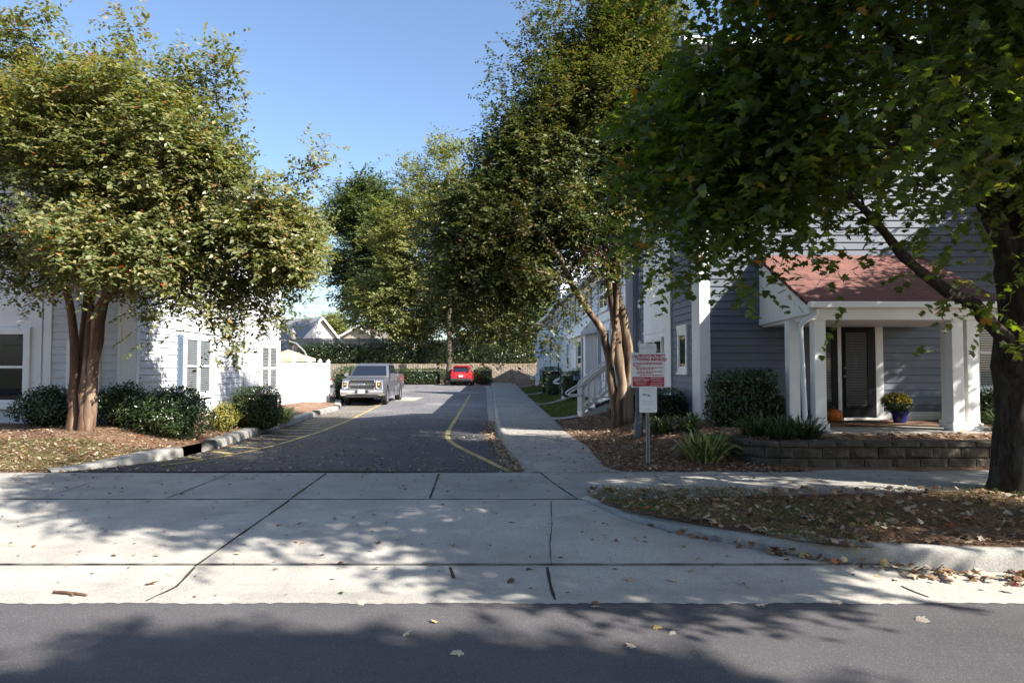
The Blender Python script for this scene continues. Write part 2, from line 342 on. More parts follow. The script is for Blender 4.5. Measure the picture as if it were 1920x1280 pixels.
def make_tree(name, label, cat, base, stems, ells, n_clump, clump_r, n_twig, n_leaf, twig_len, T, size, lmat, bmat,
              seed=1, droop=0., group=None, tip_r=.006, holes=.35, hole_f=1.6, shell=.4, seeds=0, keep=None, sides=9, conifer=0, flat=1., spread=.9, rpow=.46, extra=None, solid=None):
    global rng
    rng = np.random.default_rng(seed)
    root = empty(name, base, label, cat, group)
    o = np.array(base, float)
    C = ell_points(ells, int(n_clump*1.6), shell)
    nz = noise3(C, hole_f, seed*1.37); ok_ = nz < np.quantile(nz, 1-holes)
    if solid is not None: ok_ |= solid(C)
    C = C[ok_][:n_clump]
    if keep is not None: C = C[keep(C)]
    if extra is not None: C = np.vstack([C, np.array(extra, float)])
    # skeleton
    nodes = []; par = []; own = []; brs = []
    def addbr(pts, r0=None, start=None):
        ids = [] if start is None else [start]
        for k, p in enumerate(pts):
            nodes.append(np.array(p, float)); par.append(ids[-1] if ids else -1); ids.append(len(nodes)-1)
        return ids
    sb = []
    for pts, ra, rb in stems:
        pts = [np.array(p, float) for p in pts]; dense = []
        for a, b in zip(pts[:-1], pts[1:]):
            m = max(2, int(np.linalg.norm(b-a)/.25)); dense += [a+(b-a)*t for t in np.linspace(0, 1, m, endpoint=False)]
        dense.append(pts[-1]); ids = addbr(dense); sb.append((ids, ra, rb))
    ns = len(nodes); tot = ns
    SN = np.array(nodes); free = np.ones(ns, bool)
    for ids, ra, rb in sb:
        for i in ids[:int(len(ids)*.45)]: free[i] = False
    d0 = np.linalg.norm(C[:, None]-SN[None, free], axis=2).min(1)
    order = np.argsort(d0)
    buf = np.zeros((ns+len(C)*6+10, 3)); buf[:ns] = SN; ok = np.zeros(len(buf), bool); ok[:ns] = free
    dep = np.zeros(len(buf)); leafc = []
    for ci in order:
        c = C[ci]; n0 = len(nodes)
        d = np.linalg.norm(buf[:n0]-c, axis=1)+.25*dep[:n0]; d[~ok[:n0]] = 1e9
        # prefer nodes lying below the clump
        d += np.maximum(0, (buf[:n0, 2]-c[2]))*.6
        i = int(np.argmin(d)); a = buf[i]; L = np.linalg.norm(c-a)
        m = int(min(5, max(2, L/.35))); pts = []
        for t in np.linspace(0, 1, m+1)[1:]:
            q = a+(c-a)*t; q = q+np.array([0, 0, .16*L*math.sin(math.pi*t)*(1-2*droop)])+rng.normal(size=3)*.04*L*math.sin(math.pi*t)
            pts.append(q)
        ids = addbr(pts, None, i)
        for j in ids[1:]: buf[j] = nodes[j]; ok[j] = True; dep[j] = dep[i]+.5
        brs.append(ids); leafc.append(ids[-1])
    cnt = np.zeros(len(nodes))
    for j in leafc: cnt[j] += 1
    for j in range(len(nodes)-1, -1, -1):
        if par[j] >= 0: cnt[par[j]] += cnt[j]
    tr = MB()
    for ids, ra, rb in sb:
        n_ = len(ids); jt = rng.normal(size=(n_, 3))*.09*ra; jt[0] = 0
        tr.tube([nodes[i]-o+jt[k] for k, i in enumerate(ids)], [(ra+(rb-ra)*k/(n_-1))*(1+.09*math.sin(k*1.9+ra*90)+.06*rng.normal())*(1+.35*math.exp(-k*.9)) for k in range(n_)], sides)
    trunk = tr.build('trunk', bmat, root, smooth=True)
    bb = MB()
    for ids in brs:
        rr = [tip_r*max(cnt[i], 1)**rpow for i in ids]; rr[0] = min(rr[0], rr[1]*1.15)
        bb.tube([nodes[i]-o for i in ids], rr, 5, cap=False)
    if bb.v: bb.build('branches', bmat, root, smooth=True)
    # leaves
    ctr = np.array([np.average([e[0] for e in ells]), np.average([e[1] for e in ells]), np.average([e[2] for e in ells])])
    nC = len(C); Tn = nC*n_twig
    cc = np.repeat(C, n_twig, 0); out = nrm(cc-ctr)
    td = nrm(unit(Tn)*np.array([1, 1, flat])+out*.55+np.array([0, 0, .15-droop]))
    st = cc+rng.normal(size=(Tn, 3))*clump_r*spread*np.array([1, 1, flat])
    tl = twig_len*(.6+.8*rng.random(Tn))
    tt = (np.arange(n_leaf)+.5)/n_leaf
    pos = st[:, None, :]+td[:, None, :]*(tl[:, None, None]*tt[None, :, None])+np.array([0, 0, -droop*.5])*(tl[:, None, None]*tt[None, :, None]**2)
    side = nrm(np.cross(td, unit(Tn)*.25+np.array([0, 0, 1])))
    sg = np.where(np.arange(n_leaf) % 2 == 0, 1., -1.)
    ax = td[:, None, :]*.45+side[:, None, :]*sg[None, :, None]*.9+np.array([0, 0, -droop*.9])
    pos = pos.reshape(-1, 3); ax = ax.reshape(-1, 3); N = len(pos)
    ax = ax+rng.normal(size=(N, 3))*.28; no = rng.normal(size=(N, 3))*.45+np.array([0, 0, 1.])+np.repeat(out, n_leaf, 0)*.4-np.array(SUN)*.55
    base_r = np.repeat(np.repeat(rng.random(nC), n_twig), n_leaf)
    rnd = np.clip(.55*rng.random(N)+.45*base_r+.0, 0, 1); pick = rng.random(N) < .03; rnd[pick] = .9+.1*rng.random(pick.sum())
    leaves('crown', T, pos-o, ax, no, size*(.7+.6*rng.random(N)), lmat, root, rnd)
    if seeds:
        k = rng.choice(nC, seeds); c = C[k]+nrm(C[k]-ctr)*clump_r*1.2+np.array([0, 0, .12])+rng.normal(size=(seeds, 3))*.12
        keep_ = 26; sp = np.repeat(c, keep_, 0); q = rng.normal(size=(len(sp), 3))*np.array([.05, .05, .085])
        leaves('seed_heads', T_OCT, sp+q-o, unit(len(sp)), unit(len(sp)), .014+.010*rng.random(len(sp)), M['seed_mat'], root)
    return root

def shape_points(kind, n, dims, rough=.06):
    a, b, c = dims                                      # half x, half y, height
    if kind == 'box':
        u = unit(n); p = 5.
        k = (np.abs(u[:, 0])**p+np.abs(u[:, 1])**p+np.abs(u[:, 2])**p)**(-1/p)
        q = u*k[:, None]
    else:
        q = unit(n)
    nv = nrm(q)
    wob = 1+rough*2.2*noise3(q, 3.1, a*7+c)+rough*rng.normal(size=n)*.6
    dep = 1-.28*rng.random(n)**2.2
    q = q*(wob*dep)[:, None]*np.array([a, b, c/2])+np.array([0, 0, c/2])
    q[:, 2] = np.maximum(q[:, 2], .01)
    return q, nv
def bush(name, label, cat, loc, dims, n, size, lmat, kind='box', rough=.06, group=None, rz=0, seed=3, shoots=.0):
    global rng
    rng = np.random.default_rng(seed)
    root = empty(name, loc, label, cat, group, rz)
    p, nv = shape_points(kind, n, dims, rough)
    if shoots:
        k = rng.random(n) < .06; p[k] = p[k]+nv[k]*shoots*rng.random((k.sum(), 1))
    no = nv+rng.normal(size=(n, 3))*.55+np.array([0, 0, .3]); ax = np.cross(no, unit(n))+np.array([0, 0, .35])
    rnd = np.clip(.6*rng.random(n)+.4*(.5+.5*noise3(p, 6, seed))+.12*(p[:, 2]/dims[2]-.5), 0, 1)
    leaves('foliage', T_LEAF, p, ax, no, size*(.7+.6*rng.random(n)), lmat, root, rnd)
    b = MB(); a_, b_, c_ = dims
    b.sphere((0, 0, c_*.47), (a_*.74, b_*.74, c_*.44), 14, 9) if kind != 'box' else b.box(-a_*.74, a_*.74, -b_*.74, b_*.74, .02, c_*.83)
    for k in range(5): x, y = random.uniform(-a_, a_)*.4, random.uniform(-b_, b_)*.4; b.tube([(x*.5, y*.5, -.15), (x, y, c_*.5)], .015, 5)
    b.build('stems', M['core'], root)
    return root
def strap_clump(name, label, loc, r, n, L, lmat, seed, group='strap leaved clumps in the beds'):
    global rng
    rng = np.random.default_rng(seed)
    an = rng.random(n)*2*np.pi; rr = r*np.sqrt(rng.random(n))*.75
    p = np.stack([rr*np.cos(an), rr*np.sin(an), np.zeros(n)], 1)
    a2 = an+rng.normal(size=n)*.7; el = .2+rng.random(n)*.85
    ax = np.stack([np.cos(a2)*np.cos(el), np.sin(a2)*np.cos(el), np.sin(el)], 1); no = np.array([0, 0, 1.])+np.zeros((n, 3))+rng.normal(size=(n, 3))*.1
    o = leaves(name, T_STRAP, p, ax, no, L*(.6+.7*rng.random(n)), lmat)
    o.location = loc
    return tag(o, label, 'plant', group)
# ------------------------------------------------------------------ the ground
def grid(name, fn, ns, nt, mat, kind='structure'):      # fn(s, t) arrays -> x, y, z
    s, t = np.meshgrid(np.linspace(0, 1, ns), np.linspace(0, 1, nt)); x, y, z = fn(s.ravel(), t.ravel())
    V = np.stack([x, y, z], 1); F = []
    for j in range(nt-1):
        for i in range(ns-1): a = j*ns+i; F.append((a, a+1, a+ns+1, a+ns))
    me = bpy.data.meshes.new(name); me.from_pydata(V.tolist(), [], F); me.polygons.foreach_set('use_smooth', [True]*len(F)); me.update()
    o = link(name, me, mat); o['kind'] = kind; return o
def line(pxs, off=0.): return [G(x, y, off) for x, y in pxs]
def fx(pts, extra_lo=None, extra_hi=None):              # x as a function of y
    ys = [p[1] for p in pts]; xs = [p[0] for p in pts]
    o_ = np.argsort(ys); ys = np.array(ys)[o_]; xs = np.array(xs)[o_]
    return lambda y: np.interp(y, ys, xs)
Lk = line([(80, 890), (200, 878), (330, 861), (420, 838), (480, 815), (545, 797), (600, 778), (638, 768)])
Lk = [(p.x, p.y) for p in Lk]; Lk[0] = (Lk[0][0], 9.87)
LKX = fx(Lk+[(-8.2, 33), (-8.9, 36), (-9.2, 38.5), (-17, 39.5), (-22, 41), (-22, 60)])
Rk = [(p.x, p.y) for p in line([(990, 884), (958, 849.5), (934, 820), (928.5, 780), (925, 746), (924, 730)])]
Rk[0] = (Rk[0][0], 9.87); RKX = fx(Rk+[(-1.35, 48), (-1.75, 57)])
Rg = [(p.x, p.y) for p in line([(960, 884), (930, 845), (917, 810), (915, 780), (913, 757), (912, 735)])]
Rg[0] = (Rg[0][0], 9.87); RGX = fx(Rg+[(-1.8, 48), (-2.3, 57)])
def kh(y): return .15*sstep(9.9, 12.6, y)               # kerb height on the right
Sw = [(p.x, p.y) for p in line([(1133, 862), (1101, 839), (1064, 815), (1038, 788), (1003, 756), (963, 717)], .12)]
SWX = fx([(1.75, 9.9)]+Sw+[(.2, 57)])
Fk = [(p.x, p.y) for p in line([(1085, 941), (1150, 962), (1220, 985), (1300, 1003), (1400, 1022), (1500, 1040), (1600, 1055), (1680, 1064), (1790, 1068), (1930, 1071)], .03)]
Fk[0] = (Fk[0][0], 8.02)
def zr(x, y):                                           # right beds and lawns
    b = prof(y)+kh(y)-.012
    d = np.asarray(x)-SWX(y)
    rise = .33*sstep(.15, 2.2, d)*sstep(9.7, 13.5, y)+.12*sstep(24, 30, y)*sstep(.6, 2, d)
    return b+rise+.018*noise3(np.stack([np.asarray(x)*1., np.asarray(y)*1., 0*np.asarray(x)], 1), 3.1, 2)*sstep(.05, .4, d)
def zl(x, y):                                           # left bed
    d = LKX(y)-.3-np.asarray(x)
    return prof(y)+.13*sstep(9.9, 12, y)+.0+.27*sstep(0, 1.6, d)*sstep(9.9, 12.5, y)+.02*noise3(np.stack([np.asarray(x), np.asarray(y), 0*np.asarray(x)], 1), 2.9, 5)*sstep(.05, .4, d)
def zv(x, y):                                           # verge in front
    n = noise3(np.stack([np.asarray(x), np.asarray(y), 0*np.asarray(x)], 1), 3.3, 1)
    return .185+.02*n+.03*sstep(6.2, 7.2, y)
xs_ = lambda s, y, a, b: a+(b-a)*s

grid('land', lambda s, t: (-500+1000*s, -300+358*t, 0*s-.55), 9, 9, M['land'])
grid('hillside', lambda s, t: (-400+800*s, 60.35+700*t**3, 1.86+1.0*sstep(60.5, 67, 60.35+700*t**3)), 30, 60, M['hill'])
grid('street', lambda s, t: (-70+140*s, -25+30.128*t, 0*s), 60, 14, M['asphalt_street'])
def gedge(s): return .010*np.sin(s*9100)*np.sin(s*2371+1)+.008*np.sin(s*4733+2)+.010*np.sin(s*610)
grid('gutter', lambda s, t: (-60+120*s, 5.1+gedge(s)*(1-t)+.86*t, .004+.03*t**1.5-.02*np.sin(np.pi*np.clip((t-.15)*1.4, 0, 1))), 3000, 14, M['concrete'])
fkx = fx(Fk)
def apron(s, t):
    y = 5.96+2.04*t; xr = fkx(np.clip(y, Fk[-1][1], 8.02))+.03
    return -60+(xr+60)*s, y, prof(y)+.002
grid('driveway_apron', apron, 60, 10, M['concrete'])
def walk(s, t):
    x = -60+100*s; sh = np.clip((x-1.0)*.11, 0, .5)
    y = (8.0+sh*1.0)+(1.85+sh*.25-.1*sh)*t
    return x, y, .204+.02*t+0*s
grid('sidewalk', walk, 120, 5, M['concrete_old'])
def drive(s, t):
    y = 9.845+50.2*t; a = LKX(y)-.05; b = RGX(y)+.02
    return a+(b-a)*s, y, prof(y)+.001+.025*np.sin(np.pi*s)
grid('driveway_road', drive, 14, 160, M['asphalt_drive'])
def rgut(s, t):
    y = 9.86+47*t; a = RGX(y); b = RKX(y)+.05
    return a+(b-a)*s, y, prof(y)+.003-.012*np.sin(np.pi*s)
grid('drive_gutter', rgut, 5, 100, M['concrete_old'])
def rwalk(s, t):
    y = 9.86+49*t; a = RKX(y)+.15; b = SWX(y)
    return a+(b-a)*s, y, prof(y)+kh(y)-.004
grid('drive_sidewalk', rwalk, 6, 160, M['concrete_old'])
def rbed(s, t):
    y = 9.75+50.6*t; a = SWX(y)-.03; x = a+40*s**2.2
    return x, y, zr(x, y)
grid('mulch_bed', rbed, 60, 260, M['mulch'])
def lbed(s, t):
    y = 9.86+27.5*t**1.2; a = LKX(y)-.26; x = a-52*s**2.2
    return x, y, zl(x, y)
grid('left_mulch_bed', lbed, 50, 160, M['mulch'])
def verge(s, t):
    y = 6.0+2.75*t; a = fkx(np.clip(y, Fk[-1][1]+.0, 8.02))+.14; x = a+34*s**1.6
    return x, y+0*s, np.minimum(zv(x, y), np.where(y > 7.9, .196, 9))
grid('verge', verge, 90, 34, M['soil'])
# lawns between the entry paths
def lawn(name, y0, y1, d0, d1):
    def f(s, t):
        y = y0+(y1-y0)*t; x = SWX(y)+d0+(d1-d0)*s; return x, y, zr(x, y)+.02
    return grid(name, f, 8, 12, M['turf'])
for (y0, y1, d1) in ((20.9, 29.0, 1.5), (30.6, 37.8, 1.2), (39.4, 46, 1.1), (21-1.7, 19.0, .6)):
    if y1 > y0: lawn('lawn', y0, y1, .04, d1)
for (yc, x1) in ((20.0, 1.95), (29.8, 2.6), (38.6, 2.4), (50, 2.0)):
    def f(s, t, yc=yc, x1=x1):
        y = yc-.55+1.1*t; x = SWX(y)-.03+(x1-SWX(y))*s; return x, y, zr(x, y)+.03
    grid('entry_path', f, 8, 4, M['concrete_old'])

def kerb(name, pts, wd, hf, side, mat, r=.03):          # pts: face line (x, y); side +1: bed lies at +normal
    pts = [Vector((p[0], p[1], 0)) for p in pts]; dn = []
    for a, b in zip(pts[:-1], pts[1:]):
        m = max(1, int((b-a).length/.25)); dn += [a+(b-a)*k/m for k in range(m)]
    dn.append(pts[-1]); vs = []; fs = []; n = len(dn)
    for i, p in enumerate(dn):
        t = (dn[min(i+1, n-1)]-dn[max(i-1, 0)]).normalized(); N = Vector((-t.y, t.x, 0))*side
        h = hf(p.x, p.y); zb = float(prof(p.y))
        pr = [(0, -.08), (.012, h*.55), (.022, h-r), (.022+r*.7, h-.006), (.05+r, h), (wd-.02, h+.004), (wd, h-.012), (wd, -.08)]
        for o_, z in pr: q = p+N*o_; vs.append((q.x, q.y, zb+z))
    k = 8
    for i in range(n-1):
        for j in range(k-1): fs.append((i*k+j, i*k+j+1, (i+1)*k+j+1, (i+1)*k+j))
    fs += [tuple(range(k)), tuple((n-1)*k+j for j in range(k))]
    me = bpy.data.meshes.new(name); me.from_pydata(vs, [], fs); me.polygons.foreach_set('use_smooth', [True]*len(fs)); me.update()
    o = link(name, me, mat); o['kind'] = 'structure'; return o
def smooth_line(pts, n=60):
    pts = np.array(pts); d = np.r_[0, np.cumsum(np.linalg.norm(np.diff(pts, axis=0), axis=1))]; u = np.linspace(0, d[-1], n)
    x, y = np.interp(u, d, pts[:, 0]), np.interp(u, d, pts[:, 1])
    for _ in range(3):
        x[1:-1] = (x[:-2]+2*x[1:-1]+x[2:])/4; y[1:-1] = (y[:-2]+2*y[1:-1]+y[2:])/4
    return list(zip(x, y))
FkL = smooth_line(Fk+[(14, 5.93), (40, 5.93)])
kerb('street_kerb', FkL, .17, lambda x, y: max(.02, .205-float(prof(y))-.01), 1, M['kerb'])
RkL = smooth_line(Rk+[(-1.35, 48), (-1.75, 57)])
kerb('drive_kerb', RkL, .16, lambda x, y: float(kh(y))+.004, -1, M['kerb'])
LkL = smooth_line(Lk+[(-8.2, 33), (-8.9, 36)])
def lh(x, y):
    h = .03+.13*float(sstep(9.86, 11.2, y))
    return h
segs = []; cur = []
gaps = [(12.15, 12.75), (23.6, 24.3), (28.2, 28.9)]
for p in LkL:
    if any(a < p[1] < b for a, b in gaps):
        if len(cur) > 1: segs.append(cur)
        cur = []
    else: cur.append(p)
segs.append(cur)
for sgm in segs:
    if len(sgm) > 1: kerb('left_kerb', sgm, .30, lh, 1, M['kerb'])
# dark joints
def strip(name, pts, wd, mat, zoff=.005, zf=None):
    vs = []; fs = []; n = len(pts)
    pts = [Vector((p[0], p[1], 0)) for p in pts]; dn = []
    for a, b in zip(pts[:-1], pts[1:]):
        m = max(1, int((b-a).length/.12)); dn += [a+(b-a)*k/m for k in range(m)]
    dn.append(pts[-1]); n = len(dn)
    for i, p in enumerate(dn):
        t = (dn[min(i+1, n-1)]-dn[max(i-1, 0)]).normalized(); N = Vector((-t.y, t.x, 0))
        w_ = wd*(1+.3*math.sin(i*2.1)+.25*math.sin(i*.77)) if mat is M['joint'] else wd
        for sg in (-.5, .5): q = p+N*w_*sg; vs.append((q.x, q.y, (float(prof(q.y)) if zf is None else float(zf(q.x, q.y)))+zoff))
    fs = [(2*i, 2*i+1, 2*i+3, 2*i+2) for i in range(n-1)]
    me = bpy.data.meshes.new(name); me.from_pydata(vs, [], fs); me.update(); o = link(name, me, mat); o['kind'] = 'structure'; return o
def zgut(x, y):
    t = min(max((y-5.1)/.86, 0), 1)
    return prof(y)+.002 if y > 5.96 else .004+.03*t**1.5-.02*math.sin(math.pi*min(max((t-.15)*1.4, 0), 1))
def pj(pxs, wd=.014, zo=.007): strip('expansion_joint', [G(x, y)[:2] for x, y in pxs], wd, M['joint'], zo if max(y for x, y in pxs) < 1063 else .004, None if max(y for x, y in pxs) < 1063 else zgut)
strip('expansion_joint', [(-40, 5.955), (30, 5.955)], .016, M['joint'], .012)
strip('expansion_joint', [(-40, 8.0), (1.0, 8.0)], .014, M['joint'], .008)
strip('expansion_joint', [(-40, 9.85), (1.6, 9.85)], .016, M['joint'], .01)
pj([(612, 888), (545, 936)], .022, .01); pj([(543, 938), (366, 1062)], .022); pj([(365, 1064), (330, 1095), (274, 1129)], .02, .014)
pj([(432, 888), (312, 936)], .014, .01); pj([(823, 889), (806, 936)], .02, .01); pj([(1026, 1064), (1034, 1100), (1041, 1126)], .02, .014)
pj([(1033, 941), (1035, 985), (1031, 1020), (1034, 1062)], .008); pj([(1012, 886), (1040, 908), (1084, 937)], .016, .01)
pj([(844, 1064), (851, 1080)], .022, .014); pj([(1226, 892), (1278, 926)], .012, .012); pj([(1422, 882), (1530, 920)], .01, .012); pj([(1690, 1094), (1742, 1121)], .014, .014)
pj([(170, 905), (80, 936)], .008, .01)
for y in np.arange(13, 52, 1.55): strip('walk_joint', [(float(RKX(y))+.17, y), (float(SWX(y))-.02, y)], .014, M['joint'], .004, lambda x, yy: prof(yy)+kh(yy)-.004)
# painted markings
def zdr(x, y):
    a = LKX(y)-.05; b = RGX(y)+.02; return prof(y)+.001+.025*np.sin(np.pi*np.clip((x-a)/(b-a), 0, 1))
yl = [G(x, y, .012)[:2] for x, y in [(958, 884), (900, 857), (862, 839), (846, 830), (838, 821), (840, 810), (850, 793), (858, 780), (871, 757), (882, 740)]]
strip('fire_lane_line', smooth_line(yl, 90), .11, M['paint_yellow'], .006, zdr)
hl = [G(x, y, .012)[:2] for x, y in [(300, 873), (400, 860), (512, 837), (600, 810), (662, 785), (700, 766), (722, 752)]]
strip('hatch_edge_line', smooth_line(hl, 80), .11, M['paint_yellow'], .006, zdr)
hx = fx(hl)
for y in np.arange(11.3, 33, .85):
    a = float(LKX(y+.25))+.12; b = float(hx(y))-.1
    if b-a > .25: strip('hatch_stripe', [(a, y+.45), (b, y)], .13, M['paint_yellow'], .006, zdr)
def patch(px0, py0, px1, py1, mat):
    a = G(px0, py1, .012); b = G(px1, py0, .012)
    def f(s, t):
        x = a.x+(b.x-a.x)*s; y = a.y+(b.y-a.y)*t; return x, y, zdr(x, y)+.005
    grid('utility_patch', f, 5, 5, mat)
patch(757, 752, 778, 745, M['concrete'])

# top height of whatever lies at (x, y), for the scatter
def gtop(x, y):
    x = np.asarray(x, float); y = np.asarray(y, float)
    tg = np.clip((y-5.1)/.86, 0, 1)
    z = np.where(y < 5.96, np.where(y < 5.1, .001, .005+.03*tg**1.5-.02*np.sin(np.pi*np.clip((tg-.15)*1.4, 0, 1))), prof(y)+.004)
    fy = np.clip(y, Fk[-1][1], 8.02)
    onv = (y > 5.93) & (y < 8.6) & (x > np.where(y < 8.02, fkx(fy)+.16, 99))
    z = np.where(onv, zv(x, y)+.005, z)
    sdw = (y >= 8.02) & (y < 9.86)
    z = np.where(sdw, .226, z)
    right = (y >= 9.86) & (x > SWX(y)); z = np.where(right, zr(x, y)+.005, z)
    mid = (y >= 9.86) & (x > RKX(y)+.02) & (x <= SWX(y)); z = np.where(mid, prof(y)+kh(y)+.004, z)
    left = (y >= 9.86) & (x < LKX(y)-.2) & (y < 37); z = np.where(left, zl(x, y)+.005, z)
    road = (y >= 9.86) & (x >= LKX(y)) & (x <= RGX(y)); z = np.where(road, zdr(x, y)+.006, z)
    wb = (x > 3.75) & (y > 10.55) & (y < 14.3); z = np.where(wb, .60, z)
    return z
# ------------------------------------------------------------------ walls, windows, houses
def frame(o, u, n): return (Vector(o), Vector(u).normalized(), Vector(n).normalized())
def siding(name, F, lim, z0, z1, mat, parent, exp=.155, proud=.026):
    O, U, N = F; mb = MB(); z = z0
    while z < z1-1e-4:
        zt = min(z+exp, z1); segs_ = lim((z+zt)/2)
        for (u0, u1) in segs_:
            q = lambda u, n, zz: (lambda p: (p.x, p.y, zz))(O+U*u+N*n)
            zl_ = z+.010; mb.add([q(u0, proud, zl_), q(u1, proud, zl_), q(u1, .006, zt), q(u0, .006, zt), q(u0, 0, zl_), q(u1, 0, zl_)], [(0, 1, 2, 3), (0, 4, 5, 1)])
        z = zt
    return mb.build(name, mat, parent)
def window(parent, F, u0, u1, z0, z1, fw=.07, units=1, rail=True, blinds=True, lintel=.0, sill=True, grid_=None, blind_from=0., mat='trim'):
    """a casing with its panes: window > frame parts as sub-parts"""
    mb = MB()
    for a, b, c, d in ((u0-fw, u0, z0-fw, z1+fw), (u1, u1+fw, z0-fw, z1+fw)): mb.fbox(F, a, b, c, d, .0, .065)
    mb.fbox(F, u0, u1, z1, z1+fw, 0, .065); mb.fbox(F, u0, u1, z0-fw, z0, 0, .065)
    if lintel: mb.fbox(F, u0-fw-.02, u1+fw+.02, z1+fw, z1+fw+lintel, 0, .075)
    wu = (u1-u0)/units
    for k in range(units):
        a = u0+k*wu; b = a+wu
        if k: mb.fbox(F, a-.045, a+.045, z0, z1, .0, .056)
        s = .035
        mb.fbox(F, a, a+s+(.045 if k else 0), z0, z1, .0, .051); mb.fbox(F, b-s-(.045 if k < units-1 else 0), b, z0, z1, 0, .051)
        if rail: mb.fbox(F, a, b, (z0+z1)/2-.025, (z0+z1)/2+.025, 0, .054)
        mb.fbox(F, a, b, z0, z0+s, 0, .052); mb.fbox(F, a, b, z1-s, z1, 0, .052)
        if grid_:
            for g in range(1, grid_[0]): uu = a+(b-a)*g/grid_[0]; mb.fbox(F, uu-.01, uu+.01, z0, z1, .0, .03)
            for g in range(1, grid_[1]): zz = z0+(z1-z0)*g/grid_[1]; mb.fbox(F, a, b, zz-.01, zz+.01, 0, .029)
    w_ = mb.build('window', M[mat], parent)
    MB().fquad(F, u0, u1, z0, z1, .029).build('backing', M['dark'], w_)
    if blinds:
        sb = MB(); z = z1-.03
        while z > z0+.03+(z1-z0)*blind_from:
            O, U, N = F
            for k in range(units):
                a = u0+k*wu+.06; b = u0+(k+1)*wu-.06
                q = lambda u, n, zz: (lambda p: (p.x, p.y, zz))(O+U*u+N*n)
                sb.add([q(a, .031, z-.016), q(b, .031, z-.016), q(b, .038, z+.012), q(a, .038, z+.012)], [(0, 1, 2, 3)])
            z -= .05
        sb.build('blinds', M['blind'], w_)
    MB().fquad(F, u0, u1, z0, z1, .042).build('pane', M['glass'], w_)
    if sill: MB().fbox(F, u0-fw-.04, u1+fw+.04, z0-fw-.05, z0-fw, 0, .085).build('sill', M[mat], w_)
    return w_
def boards(parent, F, items, name='trim_boards', mat='trim', n1=.037):
    mb = MB()
    for it in items: mb.fbox(F, it[0], it[1], it[2], it[3], it[5] if len(it) > 5 else 0, it[4] if len(it) > 4 else n1)
    return mb.build(name, M[mat], parent)

# ---- left house
HL = empty('house', (-8.1, 14.6, .4), 'pale grey lapped townhouse with white corner boards behind the left myrtle tree', 'townhouse', None)
IM = Matrix.Translation((-8.1, 14.6, .4))
def house_child_fix(root):                              # parts are built in world space: give them the root's inverse
    for c in root.children: c.matrix_parent_inverse = Matrix.Translation(-root.location)
LX, LY = -8.08, 14.6
FF = frame((LX, LY, 0), (-1, 0, 0), (0, -1, 0)); U_ = (Vector((-8.44, 24.75, 0))-Vector((LX, LY, 0))).normalized()
FS = frame((LX, LY, 0), U_, (U_.y, -U_.x, 0)); LLEN = (Vector((-8.44, 24.75, 0))-Vector((LX, LY, 0))).length
core = MB()
def wpt(F, u, n, z): p = F[0]+F[1]*u+F[2]*n; return (p.x, p.y, z)
pk = 8.6
pts = [(0, .2), (LLEN, .2), (LLEN, 6.35), (pk, 7.2), (0, 6.2)]
a_ = [wpt(FS, u, -.01, z) for u, z in pts]; b_ = [(x-13, y, z) for x, y, z in a_]
core.add(a_+b_, [(0, 1, 2, 3, 4), (5, 6, 7, 8, 9)]+[(i, (i+1) % 5, 5+(i+1) % 5, 5+i) for i in range(5)])
core.build('wall', M['siding_left'], HL)
def gab(z): return [(0, LLEN)] if z < 6.1 else [(max(0, (z-6.2)/1.0*pk), LLEN-(z-6.35)/.85*(LLEN-pk) if z > 6.35 else LLEN)]
siding('side_siding', FS, gab, .62, 7.15, M['siding_left'], HL)
siding('front_siding', FF, lambda z: [(0, 13)], .50, 6.1, M['siding_left'], HL, exp=.165)
rf = MB()
for (ua, za, ub, zb) in ((pk, 7.2, LLEN+.55, 6.35-.49), (pk, 7.2, -.5, 6.2-.18)):
    t_ = .12
    q = [wpt(FS, ua, .45, za+.02), wpt(FS, ub, .45, zb+.02), wpt(FS, ub, -13.4, zb+.02), wpt(FS, ua, -13.4, za+.02)]
    rf.add(q+[(x, y, z+t_) for x, y, z in q], [(0, 1, 2, 3), (4, 5, 6, 7), (0, 1, 5, 4), (1, 2, 6, 5), (2, 3, 7, 6), (3, 0, 4, 7)])
rf.build('roof', M['shingle_grey'], HL)
fa = MB()
for (ua, za, ub, zb) in ((pk, 7.2, LLEN+.55, 6.35-.49), (pk, 7.2, -.5, 6.2-.18)):
    q = [wpt(FS, ua, .46, za+.13), wpt(FS, ub, .46, zb+.13), wpt(FS, ub, .46, zb-.16), wpt(FS, ua, .46, za-.16)]
    fa.add(q+[wpt(FS, u, .42, z) for u, z in ((ua, za+.13), (ub, zb+.13), (ub, zb-.16), (ua, za-.16))], [(0, 1, 2, 3), (4, 5, 6, 7), (0, 1, 5, 4), (1, 2, 6, 5), (2, 3, 7, 6), (3, 0, 4, 7)])
fa.build('rake_board', M['trim'], HL)
su = lambda px: (px-960)/1280.                          # screen slope
def us(px):                                             # distance along the left side wall seen at column px
    k = su(px); O, U = FS[0], FS[1]; return (k*O.y-O.x)/(U.x-k*U.y)
def uf(px, Y=LY): return LX-su(px)*Y
zp = lambda py, Y: P(960, py, Y).z
boards(HL, FS, [(0, .14, .5, 6.2, .047), (us(459), us(468)+.25, .55, 6.2, .045), (us(522), LLEN+.02, .45, 6.3, .04), (0, LLEN, .42, .64, .04), (us(328), us(346)-.06, 2.62, 2.80, .045), (us(328), us(408), 2.62, 2.78, .046)])
boards(HL, FF, [(-.035, .16, .5, 6.2, .047), (uf(228), uf(222)+.0, .5, 6.2, .042), (.16, uf(222), .5, 6.2, .031)])
